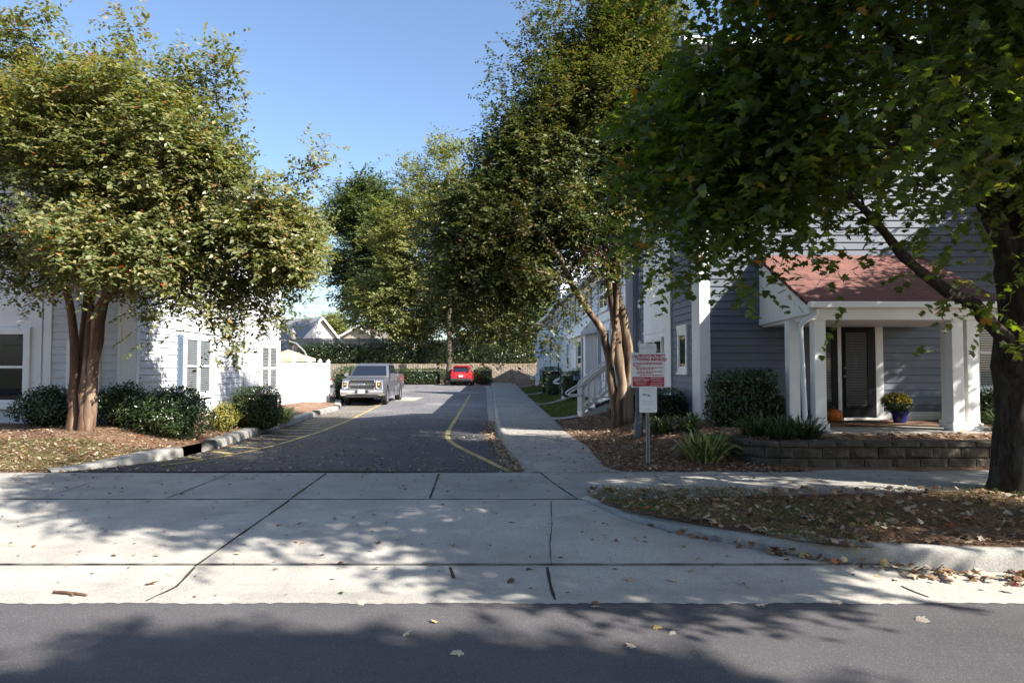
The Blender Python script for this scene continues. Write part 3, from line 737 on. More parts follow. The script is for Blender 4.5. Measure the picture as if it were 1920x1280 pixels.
boards(HL, FF, [(uf(98), uf(84), .5, 6.2, .05), (uf(80), uf(80)+3.2, .98, 6.0, .045), (uf(80), uf(80)+3.2, 2.9, 2.98, .06), (uf(80), uf(80)+3.2, .9, .98, .06), (uf(59)-.02, uf(59)+.08, 2.55, 2.72, .05)], 'bay_panels')
w1 = window(HL, FS, us(346), us(392), 1.04, 2.45, .07, 2, True, True, 0, True)
w2 = window(HL, FS, us(489), us(517), .95, 2.40, .06, 2, True, True, 0, True)
F2 = frame(FF[0]+FF[2]*.046, FF[1], FF[2])
w3 = window(HL, F2, uf(52), uf(52)+1.7, 1.0, 2.46, .11, 1, True, False, 0, True)
w4 = window(HL, FF, uf(182)+.04, uf(134)-.06, 1.25, 2.2, .13, 1, True, True, 0, True)
sh = MB(); sh.fbox(FS, us(331), us(341), 1.0, 2.52, 0, .04)
for k in range(24): sh.fbox(FS, us(331)+.05, us(341)-.05, 1.08+k*.058, 1.10+k*.058, .04, .05)
sh.build('shutter', M['shutter'], HL)
sh = MB(); sh.fbox(FS, us(394)+.02, us(401), 1.0, 2.52, 0, .04); sh.build('shutter', M['siding_far'], HL)
dsp = MB(); u = us(459)-.12
dsp.fbox(FS, u, u+.085, .45, 6.1, .035, .105); dsp.build('downspout', M['trim_plain'], HL)
house_child_fix(HL)

# ---- white vinyl privacy fence
FV = frame((-8.36, 24.85, 0), (-.036, 1, 0), (1, .036, 0)); fz = lambda y: float(prof(y))+.12
fe = empty('privacy_fence', (-8.36, 24.85, .1), 'white vinyl privacy fence between the left house and the pickup', 'fence')
L_ = 7.2
pn = MB(); pn.fbox(FV, 0, L_, .12, 1.86, -.03, .0)
for k in range(int(L_/.18)): pn.fbox(FV, k*.18+.006, k*.18+.174, .2, 1.72, 0, .012)
pn.fbox(FV, 0, L_, 1.74, 1.88, -.04, .025); pn.fbox(FV, 0, L_, .1, .22, -.04, .025)
pn.build('panel', M['vinyl'], fe)
for k, u in enumerate((1.5, 3.8, 5.6, L_)):
    m = MB(); m.fbox(FV, u-.065, u+.065, 0.0, 1.95, -.065, .065); po = m.build('post', M['vinyl'], fe)
    m = MB(); m.fbox(FV, u-.085, u+.085, 1.95, 1.98, -.085, .085); p = FV[0]+FV[1]*u; m.lathe((p.x, p.y, 1.98), [(.075, 0), (.06, .05), (.001, .09)], 4); m.build('cap', M['vinyl'], po)
# return panel across the end
F3 = frame(FV[0]+FV[1]*L_, (-1, 0, 0), (0, 1, 0)); m = MB(); m.fbox(F3, 0.06, 4, .1, 1.86, -.02, .02); m.build('panel', M['vinyl'], fe)
house_child_fix(fe)

# ---- right corner townhouse
RX, RY = P(1316, 700, 14.3).x, 14.3
HR = empty('house', (RX, RY, .5), 'blue grey townhouse with a red shingled porch and white corner board', 'townhouse')
FR = frame((RX, RY, 0), (1, 0, 0), (0, -1, 0)); U2 = Vector((-.036, 1, 0)).normalized(); FW = frame((RX, RY, 0), U2, (-U2.y, U2.x, 0))
RW, RD, EZ, PZ = 11.5, 6.2, 8.6, 8.6
pts = [(0, .3), (RW, .3), (RW, EZ), (0, EZ)]; EB = 6.0
core = MB(); a_ = [wpt(FR, u, -.01, z) for u, z in pts]; b_ = [wpt(FR, u, -RD, min(z, EB)) for u, z in pts]
core.add(a_+b_, [(0, 1, 2, 3), (4, 5, 6, 7)]+[(i, (i+1) % 4, 4+(i+1) % 4, 4+i) for i in range(4)])
core.build('wall', M['siding_right'], HR)
siding('front_siding', FR, lambda z: [(0, RW)], .78, EZ-.02, M['siding_right'], HR)
siding('side_siding', FW, lambda z: [(0, RD if z < EB else RD*(EZ-z)/(EZ-EB))], .6, EZ-.05, M['siding_right'], HR)
def gable_roof(F, W, D, ez, pz, oh, mat, parent, d0=-.4):
    mb = MB(); fb = MB(); sl_ = (pz-ez)/(W/2)
    for sg in (0, 1):
        ua, ub = W/2, (-oh if sg == 0 else W+oh); zb = ez-oh*sl_
        q = [wpt(F, ua, -d0, pz+.02), wpt(F, ub, -d0, zb+.02), wpt(F, ub, -D, zb+.02), wpt(F, ua, -D, pz+.02)]
        mb.add(q+[(x, y, z+.1) for x, y, z in q], [(0, 1, 2, 3), (4, 5, 6, 7), (0, 1, 5, 4), (1, 2, 6, 5), (2, 3, 7, 6), (3, 0, 4, 7)])
        q = [wpt(F, u, n, z+dz) for n in (-d0+.015, -d0-.03) for u, z, dz in ((ua, pz, .13), (ub, zb, .13), (ub, zb, -.15), (ua, pz, -.15))]
        fb.add(q, [(0, 1, 2, 3), (4, 5, 6, 7), (0, 1, 5, 4), (1, 2, 6, 5), (2, 3, 7, 6), (3, 0, 4, 7)])
        q = [wpt(F, u, n, z) for n in (-d0, -D) for u, z in ((ub, zb+.11), (ub, zb-.13), (ub+(.04 if sg == 0 else -.04), zb-.13), (ub+(.04 if sg == 0 else -.04), zb+.0))]
        fb.add(q, [(0, 1, 2, 3), (4, 5, 6, 7), (0, 1, 5, 4), (1, 2, 6, 5), (2, 3, 7, 6), (3, 0, 4, 7)])
    mb.build('roof', mat, parent); fb.build('rake_board', M['trim'], parent)
m = MB(); q = [wpt(FR, u, n, z) for u in (-.4, RW+.4) for n, z in ((.45, EZ-.05), (.1, EZ+.12), (-RD-.2, EB+.05), (-RD-.2, EB-.08), (.1, EZ-.05))]
m.add(q, [(0, 1, 2, 3, 4), (5, 6, 7, 8, 9)]+[(i, (i+1) % 5, 5+(i+1) % 5, 5+i) for i in range(5)]); m.build('roof', M['shingle_grey'], HR)
m = MB(); m.fbox(FR, -.42, RW+.42, EZ-.22, EZ-.06, .40, .48); m.build('gutter', M['trim_plain'], HR)
m = MB(); sl_ = (EZ-EB)/RD; q = [wpt(FW, u, n, z) for n in (.40, .44) for u, z in ((-.1, EZ+.1), (RD+.2, EB+.03), (RD+.2, EB-.22), (-.1, EZ-.15))]
m.add(q, [(0, 1, 2, 3), (4, 5, 6, 7), (0, 1, 5, 4), (1, 2, 6, 5), (2, 3, 7, 6), (3, 0, 4, 7)]); m.build('rake_board', M['trim'], HR)
ur = lambda px: P(px, 700, RY).x-RX
def uw(px, F=FW):
    k = su(px); O, U = F[0], F[1]; return (k*O.y-O.x)/(U.x-k*U.y)
boards(HR, FR, [(-.05, .17, .5, EZ-.05, .05), (0, ur(1425), .55, .80, .04), (ur(1655), ur(1780), .60, .80, .04), (ur(1780), RW, .55, .80, .04)])
boards(HR, FW, [(-.0, .2, .5, EZ, .05), (.2, uw(1301), .5, EZ-.2, .04), (uw(1262), uw(1250), .5, EB, .06), (0, RD, .40, .62, .04)])
boards(HR, FW, [(uw(1250), uw(1212)+.1, .62, EB-.3, .049), (uw(1250), uw(1212)+.1, 2.62, 2.70, .07)], 'bay_panels')
window(HR, FW, uw(1290), uw(1277), zp(690, 15.4), zp(625, 15.4), .10, 1, False, False, .10, True)
F4 = frame(FW[0]+FW[2]*.05, FW[1], FW[2])
window(HR, F4, uw(1247), uw(1217), 1.02, 2.42, .07, 2, False, False, 0, True)
# window right of the porch
window(HR, FR, ur(1832), ur(1916), zp(727, RY), zp(594, RY), .06, 2, True, True, .08, True)
# doors
pf = .62
dr = MB(); d0, d1 = ur(1577), ur(1639)
z1_ = zp(610, RY)
dr.fbox(FR, d0, d1, pf+.03, z1_, .02, .05); door = dr.build('door', M['black'], HR)
def glazed(parent, a, b, z0, z1, n=.051):
    m = MB(); m.fquad(FR, a, b, z0, z1, n+.001); m.build('backing', M['dark'], parent)
    s = MB(); z = z1-.02
    while z > z0+.03:
        q = lambda u, nn, zz: wpt(FR, u, nn, zz)
        s.add([q(a+.01, n+.004, z-.010), q(b-.01, n+.004, z-.010), q(b-.01, n+.012, z+.008), q(a+.01, n+.012, z+.008)], [(0, 1, 2, 3)]); z -= .034
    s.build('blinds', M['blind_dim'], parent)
    m = MB(); m.fquad(FR, a, b, z0, z1, n+.016); m.build('pane', M['glass'], parent)
    m = MB()
    for x0, x1, y0, y1 in ((a-.02, a, z0-.02, z1+.02), (b, b+.02, z0-.02, z1+.02), (a, b, z1, z1+.02), (a, b, z0-.02, z0)): m.fbox(FR, x0, x1, y0, y1, n-.002, n+.022)
    m.build('glazing_bead', M['black'], parent)
glazed(door, ur(1583), ur(1624), zp(762, RY), zp(623, RY))
m = MB(); p = FR[0]+FR[1]*ur(1580)+FR[2]*.09; m.sphere((p.x, p.y, zp(705, RY)), .03); m.build('handle', M['galv'], door); m = MB(); m.sphere((p.x, p.y, zp(690, RY)), .022); m.build('deadbolt', M['galv'], door)
dr = MB(); dr.fbox(FR, ur(1533), ur(1569), pf+.03, z1_, .02, .045); d2 = dr.build('side_light', M['black'], HR)
glazed(d2, ur(1541), ur(1557), zp(752, RY), zp(623, RY), .046)
boards(HR, FR, [(ur(1569), ur(1576)-.003, pf, z1_, .06), (ur(1640), ur(1654), pf, z1_, .055), (ur(1526), ur(1532), pf, z1_, .055), (ur(1526), ur(1780), z1_, 2.75, .05), (ur(1576), ur(1640), pf, pf+.06, .12)], 'door_casing')
# porch
PF = 12.05; px0, px1 = ur(1425), 8.55-RX
D_ = RY-PF
slab = MB(); slab.fbox(FR, px0+.2, px1+.35, .42, pf, -.0, D_+.32); slab.build('porch_floor', M['concrete_old'], HR, bevel=.015)
for ux, n_, wd in ((P(1486, 700, 12.75).x-RX, D_-.70, .2), (P(1534, 700, PF).x-RX, D_, .2), (P(1790, 700, PF).x-RX, D_, .2), (P(1821, 700, PF).x-RX, D_-.04, .2), (P(1821, 700, PF).x-RX, D_-.62, .18)):
    m = MB(); m.fbox(FR, ux-wd/2, ux+wd/2, pf, 2.6, n_-wd/2, n_+wd/2)
    m.fbox(FR, ux-wd/2-.035, ux+wd/2+.035, pf-.01, pf+.13, n_-wd/2-.035, n_+wd/2+.035)
    m.fbox(FR, ux-wd/2-.012, ux+wd/2+.012, pf+.13, pf+.16, n_-wd/2-.012, n_+wd/2+.012)
    m.build('column', M['trim'], HR, bevel=.006)
be = MB(); be.fbox(FR, px0+.15, px1, 2.56, 2.78, D_-.12, D_+.12); be.fbox(FR, px0+.05, px0+.2, 2.56, 2.76, .02, D_+.121); be.fbox(FR, px1-.2, px1-.002, 2.56, 2.76, .02, D_-.12)
be.fbox(FR, px0+.2, px1-.2, 2.565, 2.60, .06, D_-.121)
be.build('porch_beam', M['trim'], HR)
rz0, rz1 = 4.06, 2.86; ovh = .18
ang = math.atan2(rz0-rz1, D_+ovh); Ls = math.hypot(rz0-rz1, D_+ovh)
m = MB(); m.box(0, px1-px0+.1, 0, Ls, -.07, 0)
ro = m.build('porch_roof', M['shingle_red'], HR)
lmx = Matrix.Translation((RX+px0-.05, RY-D_-ovh, rz1+.02)) @ Matrix.Rotation(ang, 4, 'X')
ro.matrix_basis = lmx
for u in (px0, px1-.04):
    ends = MB()
    q = [wpt(FR, u+k, n, z) for k in (0, .04) for n, z in ((.02, 2.62), (.02, rz0-.08), (D_+.15, rz1-.09), (D_+.15, 2.66))]
    ends.add(q, [(0, 1, 2, 3), (4, 5, 6, 7), (0, 1, 5, 4), (1, 2, 6, 5), (2, 3, 7, 6), (3, 0, 4, 7)])
    # lower band board
    q = [wpt(FR, u+k, n, z) for k in (-.018, .058) for n, z in ((.03, 2.60), (.03, 2.80), (D_+.17, 2.86), (D_+.17, 2.66))]
    ends.add(q, [(0, 1, 2, 3), (4, 5, 6, 7), (0, 1, 5, 4), (1, 2, 6, 5), (2, 3, 7, 6), (3, 0, 4, 7)])
    ends.build('porch_gable_end', M['trim'], HR)
gu = MB(); gu.fbox(FR, px0-.03, px1+.08, 2.76, 2.87, D_+.13, D_+.26); gu.build('gutter', M['trim_plain'], HR, bevel=.02)
m = MB(); ux = P(1522, 700, 12.0).x-RX
pp = [wpt(FR, ux+.04, D_+.2, 2.74), wpt(FR, ux+.03, D_+.19, 2.66), wpt(FR, ux-.16, D_+.05, 2.50), wpt(FR, ux-.18, D_+.04, 2.42), wpt(FR, ux-.12, D_+.04, .74), wpt(FR, ux-.08, D_+.12, .66), wpt(FR, ux-.06, D_+.26, .63)]
m.tube(pp, .045, 8); m.build('downspout', M['trim_plain'], HR, smooth=True)
house_child_fix(HR)
ro.matrix_parent_inverse = Matrix.Translation(-HR.location)

# ---- townhouses further along the drive
def rowhouse(y0, y1, x0, label, ez=5.2, sh=M['shingle_grey'], pz=8.3, dp=10, wins=(), gable=None):
    H = empty('house', (x0, y0, .4), label, 'townhouse')
    F = frame((x0, y0, 0), U2, FW[2]); W = y1-y0
    FN = frame((x0, y0, 0), (1, 0, 0), (0, -1, 0))
    c = MB(); c.fbox(F, 0, W, .2, ez, -dp, -.01); c.build('wall', M['siding_far'], H)
    siding('side_siding', F, lambda z: [(0, W)], .75, ez, M['siding_far'], H, exp=.17)
    siding('front_siding', FN, lambda z: [(0, 1.2)], .75, ez, M['siding_far'], H, exp=.17)
    boards(H, F, [(0, .2, .5, ez, .045), (W-.2, W, .5, ez, .045), (.2, W-.2, .45, .77, .04), (.2, W-.2, 3.35, 3.6, .045), (.2, W-.2, ez-.3, ez, .045)])
    boards(H, FN, [(-.04, .18, .5, ez, .045)], 'corner_board')
    # roof with its ridge along the drive
    m = MB(); q = []
    for u in (-.3, W+.3):
        q += [wpt(F, u, .4, ez-.12), wpt(F, u, -dp/2, pz), wpt(F, u, -dp-.4, ez-.12)]
    m.add(q, [(0, 1, 2), (3, 4, 5), (0, 1, 4, 3), (1, 2, 5, 4), (0, 2, 5, 3)]); m.build('roof', sh, H)
    g = MB(); g.fbox(F, -.3, W+.3, ez-.2, ez-.06, .36, .46); g.build('gutter', M['trim_plain'], H)
    if gable:
        ga, gb, gz = gable; m = MB()
        q = [wpt(F, ga, .05, ez-.1), wpt(F, (ga+gb)/2, .05, gz), wpt(F, gb, .05, ez-.1), wpt(F, ga, -dp/2, ez-.1), wpt(F, (ga+gb)/2, -dp/2, gz), wpt(F, gb, -dp/2, ez-.1)]
        m.add(q, [(0, 1, 2), (3, 4, 5), (0, 1, 4, 3), (1, 2, 5, 4), (0, 2, 5, 3)]); m.build('cross_gable', M['siding_far'], H)
    for (a, b, z0, z1, un, shut) in wins:
        window(H, F, a, b, z0, z1, .08, un, True, False, .1, True)
        if shut:
            for (s0, s1) in ((a-.5, a-.1), (b+.1, b+.5)):
                m = MB(); m.fbox(F, s0, s1, z0-.05, z1+.05, .0, .05); m.build('shutter', M['shutter'], H)
    return H, F
HB, FB = rowhouse(20.3, 30.6, 3.42, 'pale blue townhouse with entry stairs just behind the right myrtle trunk', 5.2, wins=((.9, 1.9, 3.7, 4.85, 1, False), (3.0, 4.6, 3.8, 4.85, 2, True), (7.2, 8.4, 3.95, 4.85, 1, True), (2.6, 3.6, 1.7, 3.0, 1, False)))
# box bay with lean-to roof, window and shutters
b0, b1 = 5.2, 9.4
m = MB(); m.fbox(FB, b0, b1, .6, 3.0, 0, .45); m.build('bay_wall', M['trim'], HB)
F5 = frame(FB[0]+FB[2]*.45, FB[1], FB[2])
m = MB(); q = [wpt(FB, u, n, z) for u in (b0-.2, b1+.2) for n, z in ((0.02, 3.75), (.7, 3.0), (.7, 2.9), (0.02, 3.0))]
m.add(q, [(0, 1, 2, 3), (4, 5, 6, 7), (0, 1, 5, 4), (1, 2, 6, 5), (2, 3, 7, 6), (3, 0, 4, 7)]); m.build('bay_roof', M['trim'], HB)
window(HB, F5, b0+1.1, b0+2.2, 1.45, 2.75, .1, 1, True, False, 0, True)
for s0 in (b0+.6, b0+2.3):
    m = MB(); m.fbox(F5, s0, s0+.42, 1.3, 2.8, 0, .04); m.build('shutter', M['shutter'], HB)
for it in [(b0, b0+.3, .6, 3.0, .05), (b1-.3, b1, .6, 3.0, .05), (b0+.45, b0+.58, .6, 3.0, .04), (b0+2.85, b0+3.0, .6, 3.0, .04)]: boards(HB, F5, [it], 'pilaster')
m = MB(); m.fbox(FB, 4.15, 5.0, 1.2, 3.15, 0, .05); m.build('door', M['shutter'], HB)
boards(HB, FB, [(4.0, 4.15, 1.2, 3.3, .06), (5.0, 5.15, 1.2, 3.3, .06), (4.15, 5.0, 3.15, 3.3, .06)], 'door_casing')
HC, FC = rowhouse(30.9, 41.2, 3.0, 'pale blue townhouse with a hooded porch further along the drive', 5.2, gable=(6.6, 10.2, 8.3), wins=((1.0, 2.0, 3.75, 4.85, 1, True), (4.4, 6.0, 3.75, 4.85, 2, False), (7.9, 8.9, 4.3, 5.5, 1, False), (3.2, 4.2, 1.6, 2.9, 1, False)))
# hood porch
h0, h1 = 7.0, 9.6
m = MB(); hz = 3.05
q = [wpt(FC, u, n, z) for n in (0.02, 1.15) for u, z in ((h0-.15, hz), ((h0+h1)/2, hz+.75), (h1+.15, hz))]
m.add(q, [(0, 1, 2), (3, 4, 5), (0, 1, 4, 3), (1, 2, 5, 4), (0, 2, 5, 3)]); m.build('porch_hood', M['trim'], HC)
m = MB()
for u in (h0+.1, h1-.1): m.tube([wpt(FC, u, .04, 2.2), wpt(FC, u, .95, 3.02)], .06, 4)
m.fbox(FC, h0, h1, 2.9, 3.06, 0, 1.1); m.build('brace', M['trim'], HC)
m = MB(); m.fbox(FC, 7.7, 8.7, 1.15, 2.95, 0, .05); d_ = m.build('door', M['trim'], HC)
m = MB()
for a, b in ((7.8, 8.17), (8.23, 8.6)):
    for z0, z1 in ((1.25, 1.95), (2.05, 2.45), (2.5, 2.85)): m.fbox(FC, a, b, z0, z1, .05, .056)
m.build('panes', M['black'], d_)
HD, FD = rowhouse(41.5, 55.7, 2.6, 'last pale townhouse of the row with a flag at its porch', 5.0, pz=7.3, dp=9, wins=((1.2, 2.3, 3.75, 4.85, 1, True), (4.0, 5.2, 3.75, 4.85, 1, True), (2.0, 3.0, 1.5, 2.9, 1, False)))
for h in (HB, HC, HD): house_child_fix(h)

# ---- entry stairs
def stairs(y, x_bot, x_top, z_bot, z_top, wd, label, n=6):
    s = empty('entry_stairs', (x_bot, y, z_bot), label, 'stairs', 'white railed entry stairs along the row')
    run = x_top-x_bot; st = MB(); skirt = MB()
    for k in range(n):
        xa = x_bot+run*k/n; za = z_bot+(z_top-z_bot)*(k+1)/n
        st.box(xa-.02, x_bot+run*(k+1)/n+.02, y, y+wd, za-.04, za); st.box(xa, xa+.02, y+.01, y+wd-.01, za-(z_top-z_bot)/n, za-.04)
    st.box(x_top, x_top+.9, y, y+wd, z_top-.05, z_top)
    st.build('steps', M['trim'], s)
    for sy in (y-.02, y+wd-.02):
        skirt.add([(x_bot+.05, sy+k, z_bot-.1) for k in (0, .04)]+[(x_bot+.05, sy+k, z_bot+.16) for k in (0, .04)]+[(x_top+.9, sy+k, z_top) for k in (0, .04)]+[(x_top+.9, sy+k, z_bot-.1) for k in (0, .04)],
                  [(0, 2, 4, 6), (1, 3, 5, 7), (0, 1, 3, 2), (2, 3, 5, 4), (4, 5, 7, 6), (6, 7, 1, 0)])
    skirt.build('skirt', M['siding_left'], s)
    for sy in (y, y+wd):
        sl = (z_top-z_bot)/run
        r = MB(); 
        def rail(z_off, th, w_):
            a = (x_bot+.02, z_bot+z_off+.06); b = (x_top, z_top+z_off); c = (x_top+.9, z_top+z_off)
            for (p, q) in ((a, b), (b, c)):
                r.add([(p[0], sy-w_, p[1]-th), (p[0], sy+w_, p[1]-th), (p[0], sy-w_, p[1]+th), (p[0], sy+w_, p[1]+th), (q[0], sy-w_, q[1]-th), (q[0], sy+w_, q[1]-th), (q[0], sy-w_, q[1]+th), (q[0], sy+w_, q[1]+th)],
                      [(0, 1, 3, 2), (4, 5, 7, 6), (0, 1, 5, 4), (2, 3, 7, 6), (0, 2, 6, 4), (1, 3, 7, 5)])
        rail(.95, .035, .05); rail(.83, .05, .022); rail(.16, .05, .025)
        r.build('railing', M['trim'], s)
        r = MB(); r.tube([(x_bot+.1, sy-.08, z_bot+1.0), (x_bot-.28, sy-.08, z_bot+.78), (x_bot-.36, sy-.08, z_bot+.72), (x_bot-.36, sy-.08, z_bot+.66), (x_bot-.28, sy-.08, z_bot+.64), (x_bot, sy-.08, z_bot+.66)], .022, 8)
        r.build('handrail', M['trim_plain'], s, smooth=True)
        for xx, zz in ((x_bot+.05, z_bot), (x_top, z_top)):
            r = MB(); r.box(xx-.05, xx+.05, sy-.05, sy+.05, z_bot-.1, zz+1.0); r.build('newel_post', M['trim'], s, bevel=.006)
        nb = 12
        for k in range(1, nb):
            xx = x_bot+.05+(run+.8)*k/nb; zz = z_bot+max(0, min(1, (xx-x_bot)/run))*(z_top-z_bot)
            r = MB(); r.box(xx-.018, xx+.018, sy-.018, sy+.018, zz+.12, zz+.9); r.build('baluster', M['trim'], s)
    for c in s.children: c.matrix_parent_inverse = Matrix.Translation(-s.location)
    return s
stairs(19.6, 1.98, 3.15, .24, 1.2, 1.05, 'white railed entry stairs beside the right myrtle trunk')
stairs(29.3, 2.2, 3.3, .35, 1.25, 1.05, 'white railed entry stairs partly hidden behind the long clipped hedge')
stairs(46.2, 1.62, 2.3, .22, 1.15, 1.1, 'farthest white railed stairs below the hooded porch and flag')

# ---- block walls
def block_wall(name, path, z0, courses, bl, bh, bd, mat, label, cap=.07, jit=.01, cap_over=.03):
    w_ = empty(name, (path[0][0], path[0][1], z0), label, 'retaining wall'); mb = MB(); cp = MB()
    pts = np.array(path); d = np.r_[0, np.cumsum(np.linalg.norm(np.diff(pts, axis=0), axis=1))]
    def at(u):
        x, y = np.interp(u, d, pts[:, 0]), np.interp(u, d, pts[:, 1]); e = .05
        dx, dy = np.interp(u+e, d, pts[:, 0])-np.interp(u-e, d, pts[:, 0]), np.interp(u+e, d, pts[:, 1])-np.interp(u-e, d, pts[:, 1])
        t = Vector((dx, dy, 0)).normalized(); return Vector((x, y, 0)), t
    def blk(m, u, L, za, zb, dep, o):
        p, t = at(u+L/2); N = Vector((t.y, -t.x, 0)); h = L/2-.006
        vs = []
        for z, ii in ((za+.004, .0), (zb-.004, .0)):
            for n in (o, o-dep):
                for uu in (-h, h):
                    q = p+t*uu+N*n; vs.append((q.x, q.y, z))
        # rough split face: push the middle out
        mid = [p+t*uu+N*(o+.022+random.uniform(-jit, jit)) for uu in (-h*.7, h*.7)]
        vs += [(mid[0].x, mid[0].y, za+(zb-za)*.2), (mid[1].x, mid[1].y, za+(zb-za)*.2), (mid[1].x, mid[1].y, za+(zb-za)*.8), (mid[0].x, mid[0].y, za+(zb-za)*.8)]
        m.add(vs, [(2, 3, 7, 6), (0, 2, 6, 4), (1, 3, 7, 5), (4, 5, 7, 6), (0, 1, 3, 2), (8, 9, 10, 11), (0, 1, 9, 8), (1, 5, 10, 9), (5, 4, 11, 10), (4, 0, 8, 11)])
    for c in range(courses):
        u = -(bl/2 if c % 2 else 0)
        while u < d[-1]-.02:
            a = max(u, 0); L = min(u+bl, d[-1])-a
            if L > .05: blk(mb, a, L, z0+c*bh, z0+(c+1)*bh, bd, -.012*c+random.uniform(-jit, jit)*.5)
            u += bl
    u = 0
    while u < d[-1]-.02: blk(cp, u, min(bl, d[-1]-u), z0+courses*bh, z0+courses*bh+cap, bd+.05, cap_over-.012*courses); u += bl
    mb.build('blocks', mat, w_); cp.build('cap', mat, w_)
    for ch in w_.children: ch.matrix_parent_inverse = Matrix.Translation(-w_.location)
    return w_
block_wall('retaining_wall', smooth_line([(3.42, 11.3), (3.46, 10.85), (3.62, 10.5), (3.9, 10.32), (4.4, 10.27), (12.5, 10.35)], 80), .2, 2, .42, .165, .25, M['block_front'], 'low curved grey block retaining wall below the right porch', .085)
block_wall('retaining_wall', [(-26, 60.2), (-1, 60.2), (5, 60.05), (9, 59.8)], .1, 9, .42, .19, .3, M['block_back'], 'long tan block retaining wall at the far end of the drive', .1)
_bw = [x for x in bpy.data.objects if x.name.startswith('retaining_wall') and 'tan' in x.get('label', '')][0]
m = MB(); m.box(-26, 9, 60.31, 60.5, .0, 1.80); o = m.build('core', M['block_back'], _bw); o.matrix_parent_inverse = Matrix.Translation(-_bw.location)
def wbed(s, t):
    y = 10.4+4*t; x = 3.6+14*s**1.4; x = np.where((t < .1) & (s < .05), x+.3, x)
    return x, y, .585+.02*noise3(np.stack([x, y, 0*x], 1), 3, 3)
grid('raised_bed', wbed, 50, 16, M['mulch'])
# ------------------------------------------------------------------ trees
def pe(px, py, Y, rx, rz, ry, w_=None):                 # ellipsoid from a pixel centre and pixel radii at depth Y
    c = P(px, py, Y); k = Y/1280
    e = (c.x, c.y, c.z, rx*k, ry, rz*k)
    return e if w_ is None else e+(w_,)
def pv(pts): return [tuple(P(x, y, Y)) for x, y, Y in pts]
# left crape myrtle
b_ = G(150, 826, .30); b_ = Vector((-7.95, 12.5, float(zl(np.array([-7.95]), np.array([12.5]))[0])-.03))
st = [(pv([(134, 832, 12.45), (138, 740, 12.45), (140, 650, 12.4), (133, 580, 12.3), (122, 540, 12.2), (90, 420, 11.8), (60, 300, 11.6)]), .095, .035),
      (pv([(150, 834, 12.55), (152, 740, 12.55), (154, 660, 12.6), (158, 600, 12.7), (172, 520, 12.9), (200, 380, 13.2), (215, 250, 13.2)]), .09, .035),
      (pv([(166, 832, 12.35), (170, 740, 12.35), (176, 660, 12.3), (182, 600, 12.2), (205, 530, 12.0), (270, 410, 11.6), (330, 300, 11.4)]), .11, .035),
      (pv([(154, 832, 12.3), (158, 740, 12.35), (166, 640, 12.4), (172, 580, 12.4), (166, 540, 12.5), (150, 400, 12.6), (130, 200, 12.6)]), .085, .03),
      (pv([(160, 834, 12.7), (166, 730, 12.7), (184, 640, 12.7), (196, 570, 12.7), (225, 520, 12.8), (330, 430, 13.2), (430, 380, 13.4)]), .085, .03)]
el = [pe(120, 255, 12.4, 175, 160, 2.1), pe(255, 300, 12.3, 155, 170, 2.2), pe(370, 350, 12.3, 100, 130, 1.7), pe(430, 480, 12.4, 90, 105, 1.5),
      pe(480, 390, 12.4, 60, 90, 1.1), pe(520, 440, 12.4, 40, 85, .9, 1.6), pe(60, 430, 12.2, 150, 100, 2.0), pe(235, 455, 11.9, 140, 85, 1.8), pe(0, 170, 12.4, 110, 120, 1.5), pe(370, 170, 12.5, 50, 50, .8)]
ex = [tuple(P(x, y, Y)) for x, y, Y in [(585, 285, 12.4), (575, 310, 12.4), (560, 330, 12.4), (400, 95, 12.4), (420, 120, 12.4), (440, 150, 12.4), (245, 50, 12.3), (230, 80, 12.3), (255, 90, 12.4), (90, 30, 12.3), (80, 60, 12.3), (60, 90, 12.2), (20, 60, 12.2),
      (440, 620, 12.3), (450, 600, 12.3), (425, 640, 12.3), (520, 600, 12.5), (500, 590, 12.4), (290, 590, 11.9), (270, 560, 11.9), (320, 560, 12.), (380, 560, 12.2), (60, 540, 12), (100, 520, 12), (30, 530, 12), (390, 600, 12.2), (540, 560, 12.5), (560, 480, 12.5), (555, 520, 12.5), (545, 400, 12.4), (560, 430, 12.4)]]
make_tree('crape_myrtle_tree', 'large sunlit crape myrtle with cinnamon stems in front of the left house', 'tree', tuple(b_), st, el, 900, .20, 16, 11, .42, T_LEAF, .10, M['leaf_myrtle'], M['bark_myrtle'],
          seed=11, droop=.12, group='crape myrtles beside the drive', tip_r=.0042, holes=.30, hole_f=1.7, shell=.45, seeds=560, extra=ex, spread=.8)
# right crape myrtle
YB = 15.0
b_ = (2.42, YB, float(zr(np.array([2.42]), np.array([YB]))[0])-.03)
st = [(pv([(1160, 802, 15.0), (1150, 740, 15.0), (1142, 680, 15.0), (1130, 620, 14.9), (1105, 585, 14.7), (1075, 540, 14.4), (1050, 480, 14.0), (1000, 420, 13.6)]), .10, .04),
      (pv([(1165, 803, 14.95), (1166, 720, 14.9), (1158, 650, 14.9), (1152, 600, 14.9), (1142, 540, 14.9), (1136, 480, 14.9), (1130, 380, 14.8), (1100, 240, 14.6)]), .12, .04),
      (pv([(1176, 803, 15.0), (1180, 720, 15.0), (1178, 650, 15.0), (1168, 590, 15.0), (1156, 540, 15.1), (1152, 480, 15.1), (1160, 380, 15.2), (1170, 230, 15.3)]), .12, .04),
      (pv([(1170, 803, 15.15), (1172, 720, 15.15), (1164, 640, 15.1), (1158, 560, 15.1), (1150, 500, 15.1), (1120, 420, 15.4), (1080, 300, 15.6)]), .10, .035),
      (pv([(1146, 690, 14.9), (1150, 640, 14.82), (1157, 580, 14.8), (1160, 520, 14.8), (1163, 470, 14.8), (1190, 330, 14.7), (1210, 200, 14.6)]), .05, .03)]
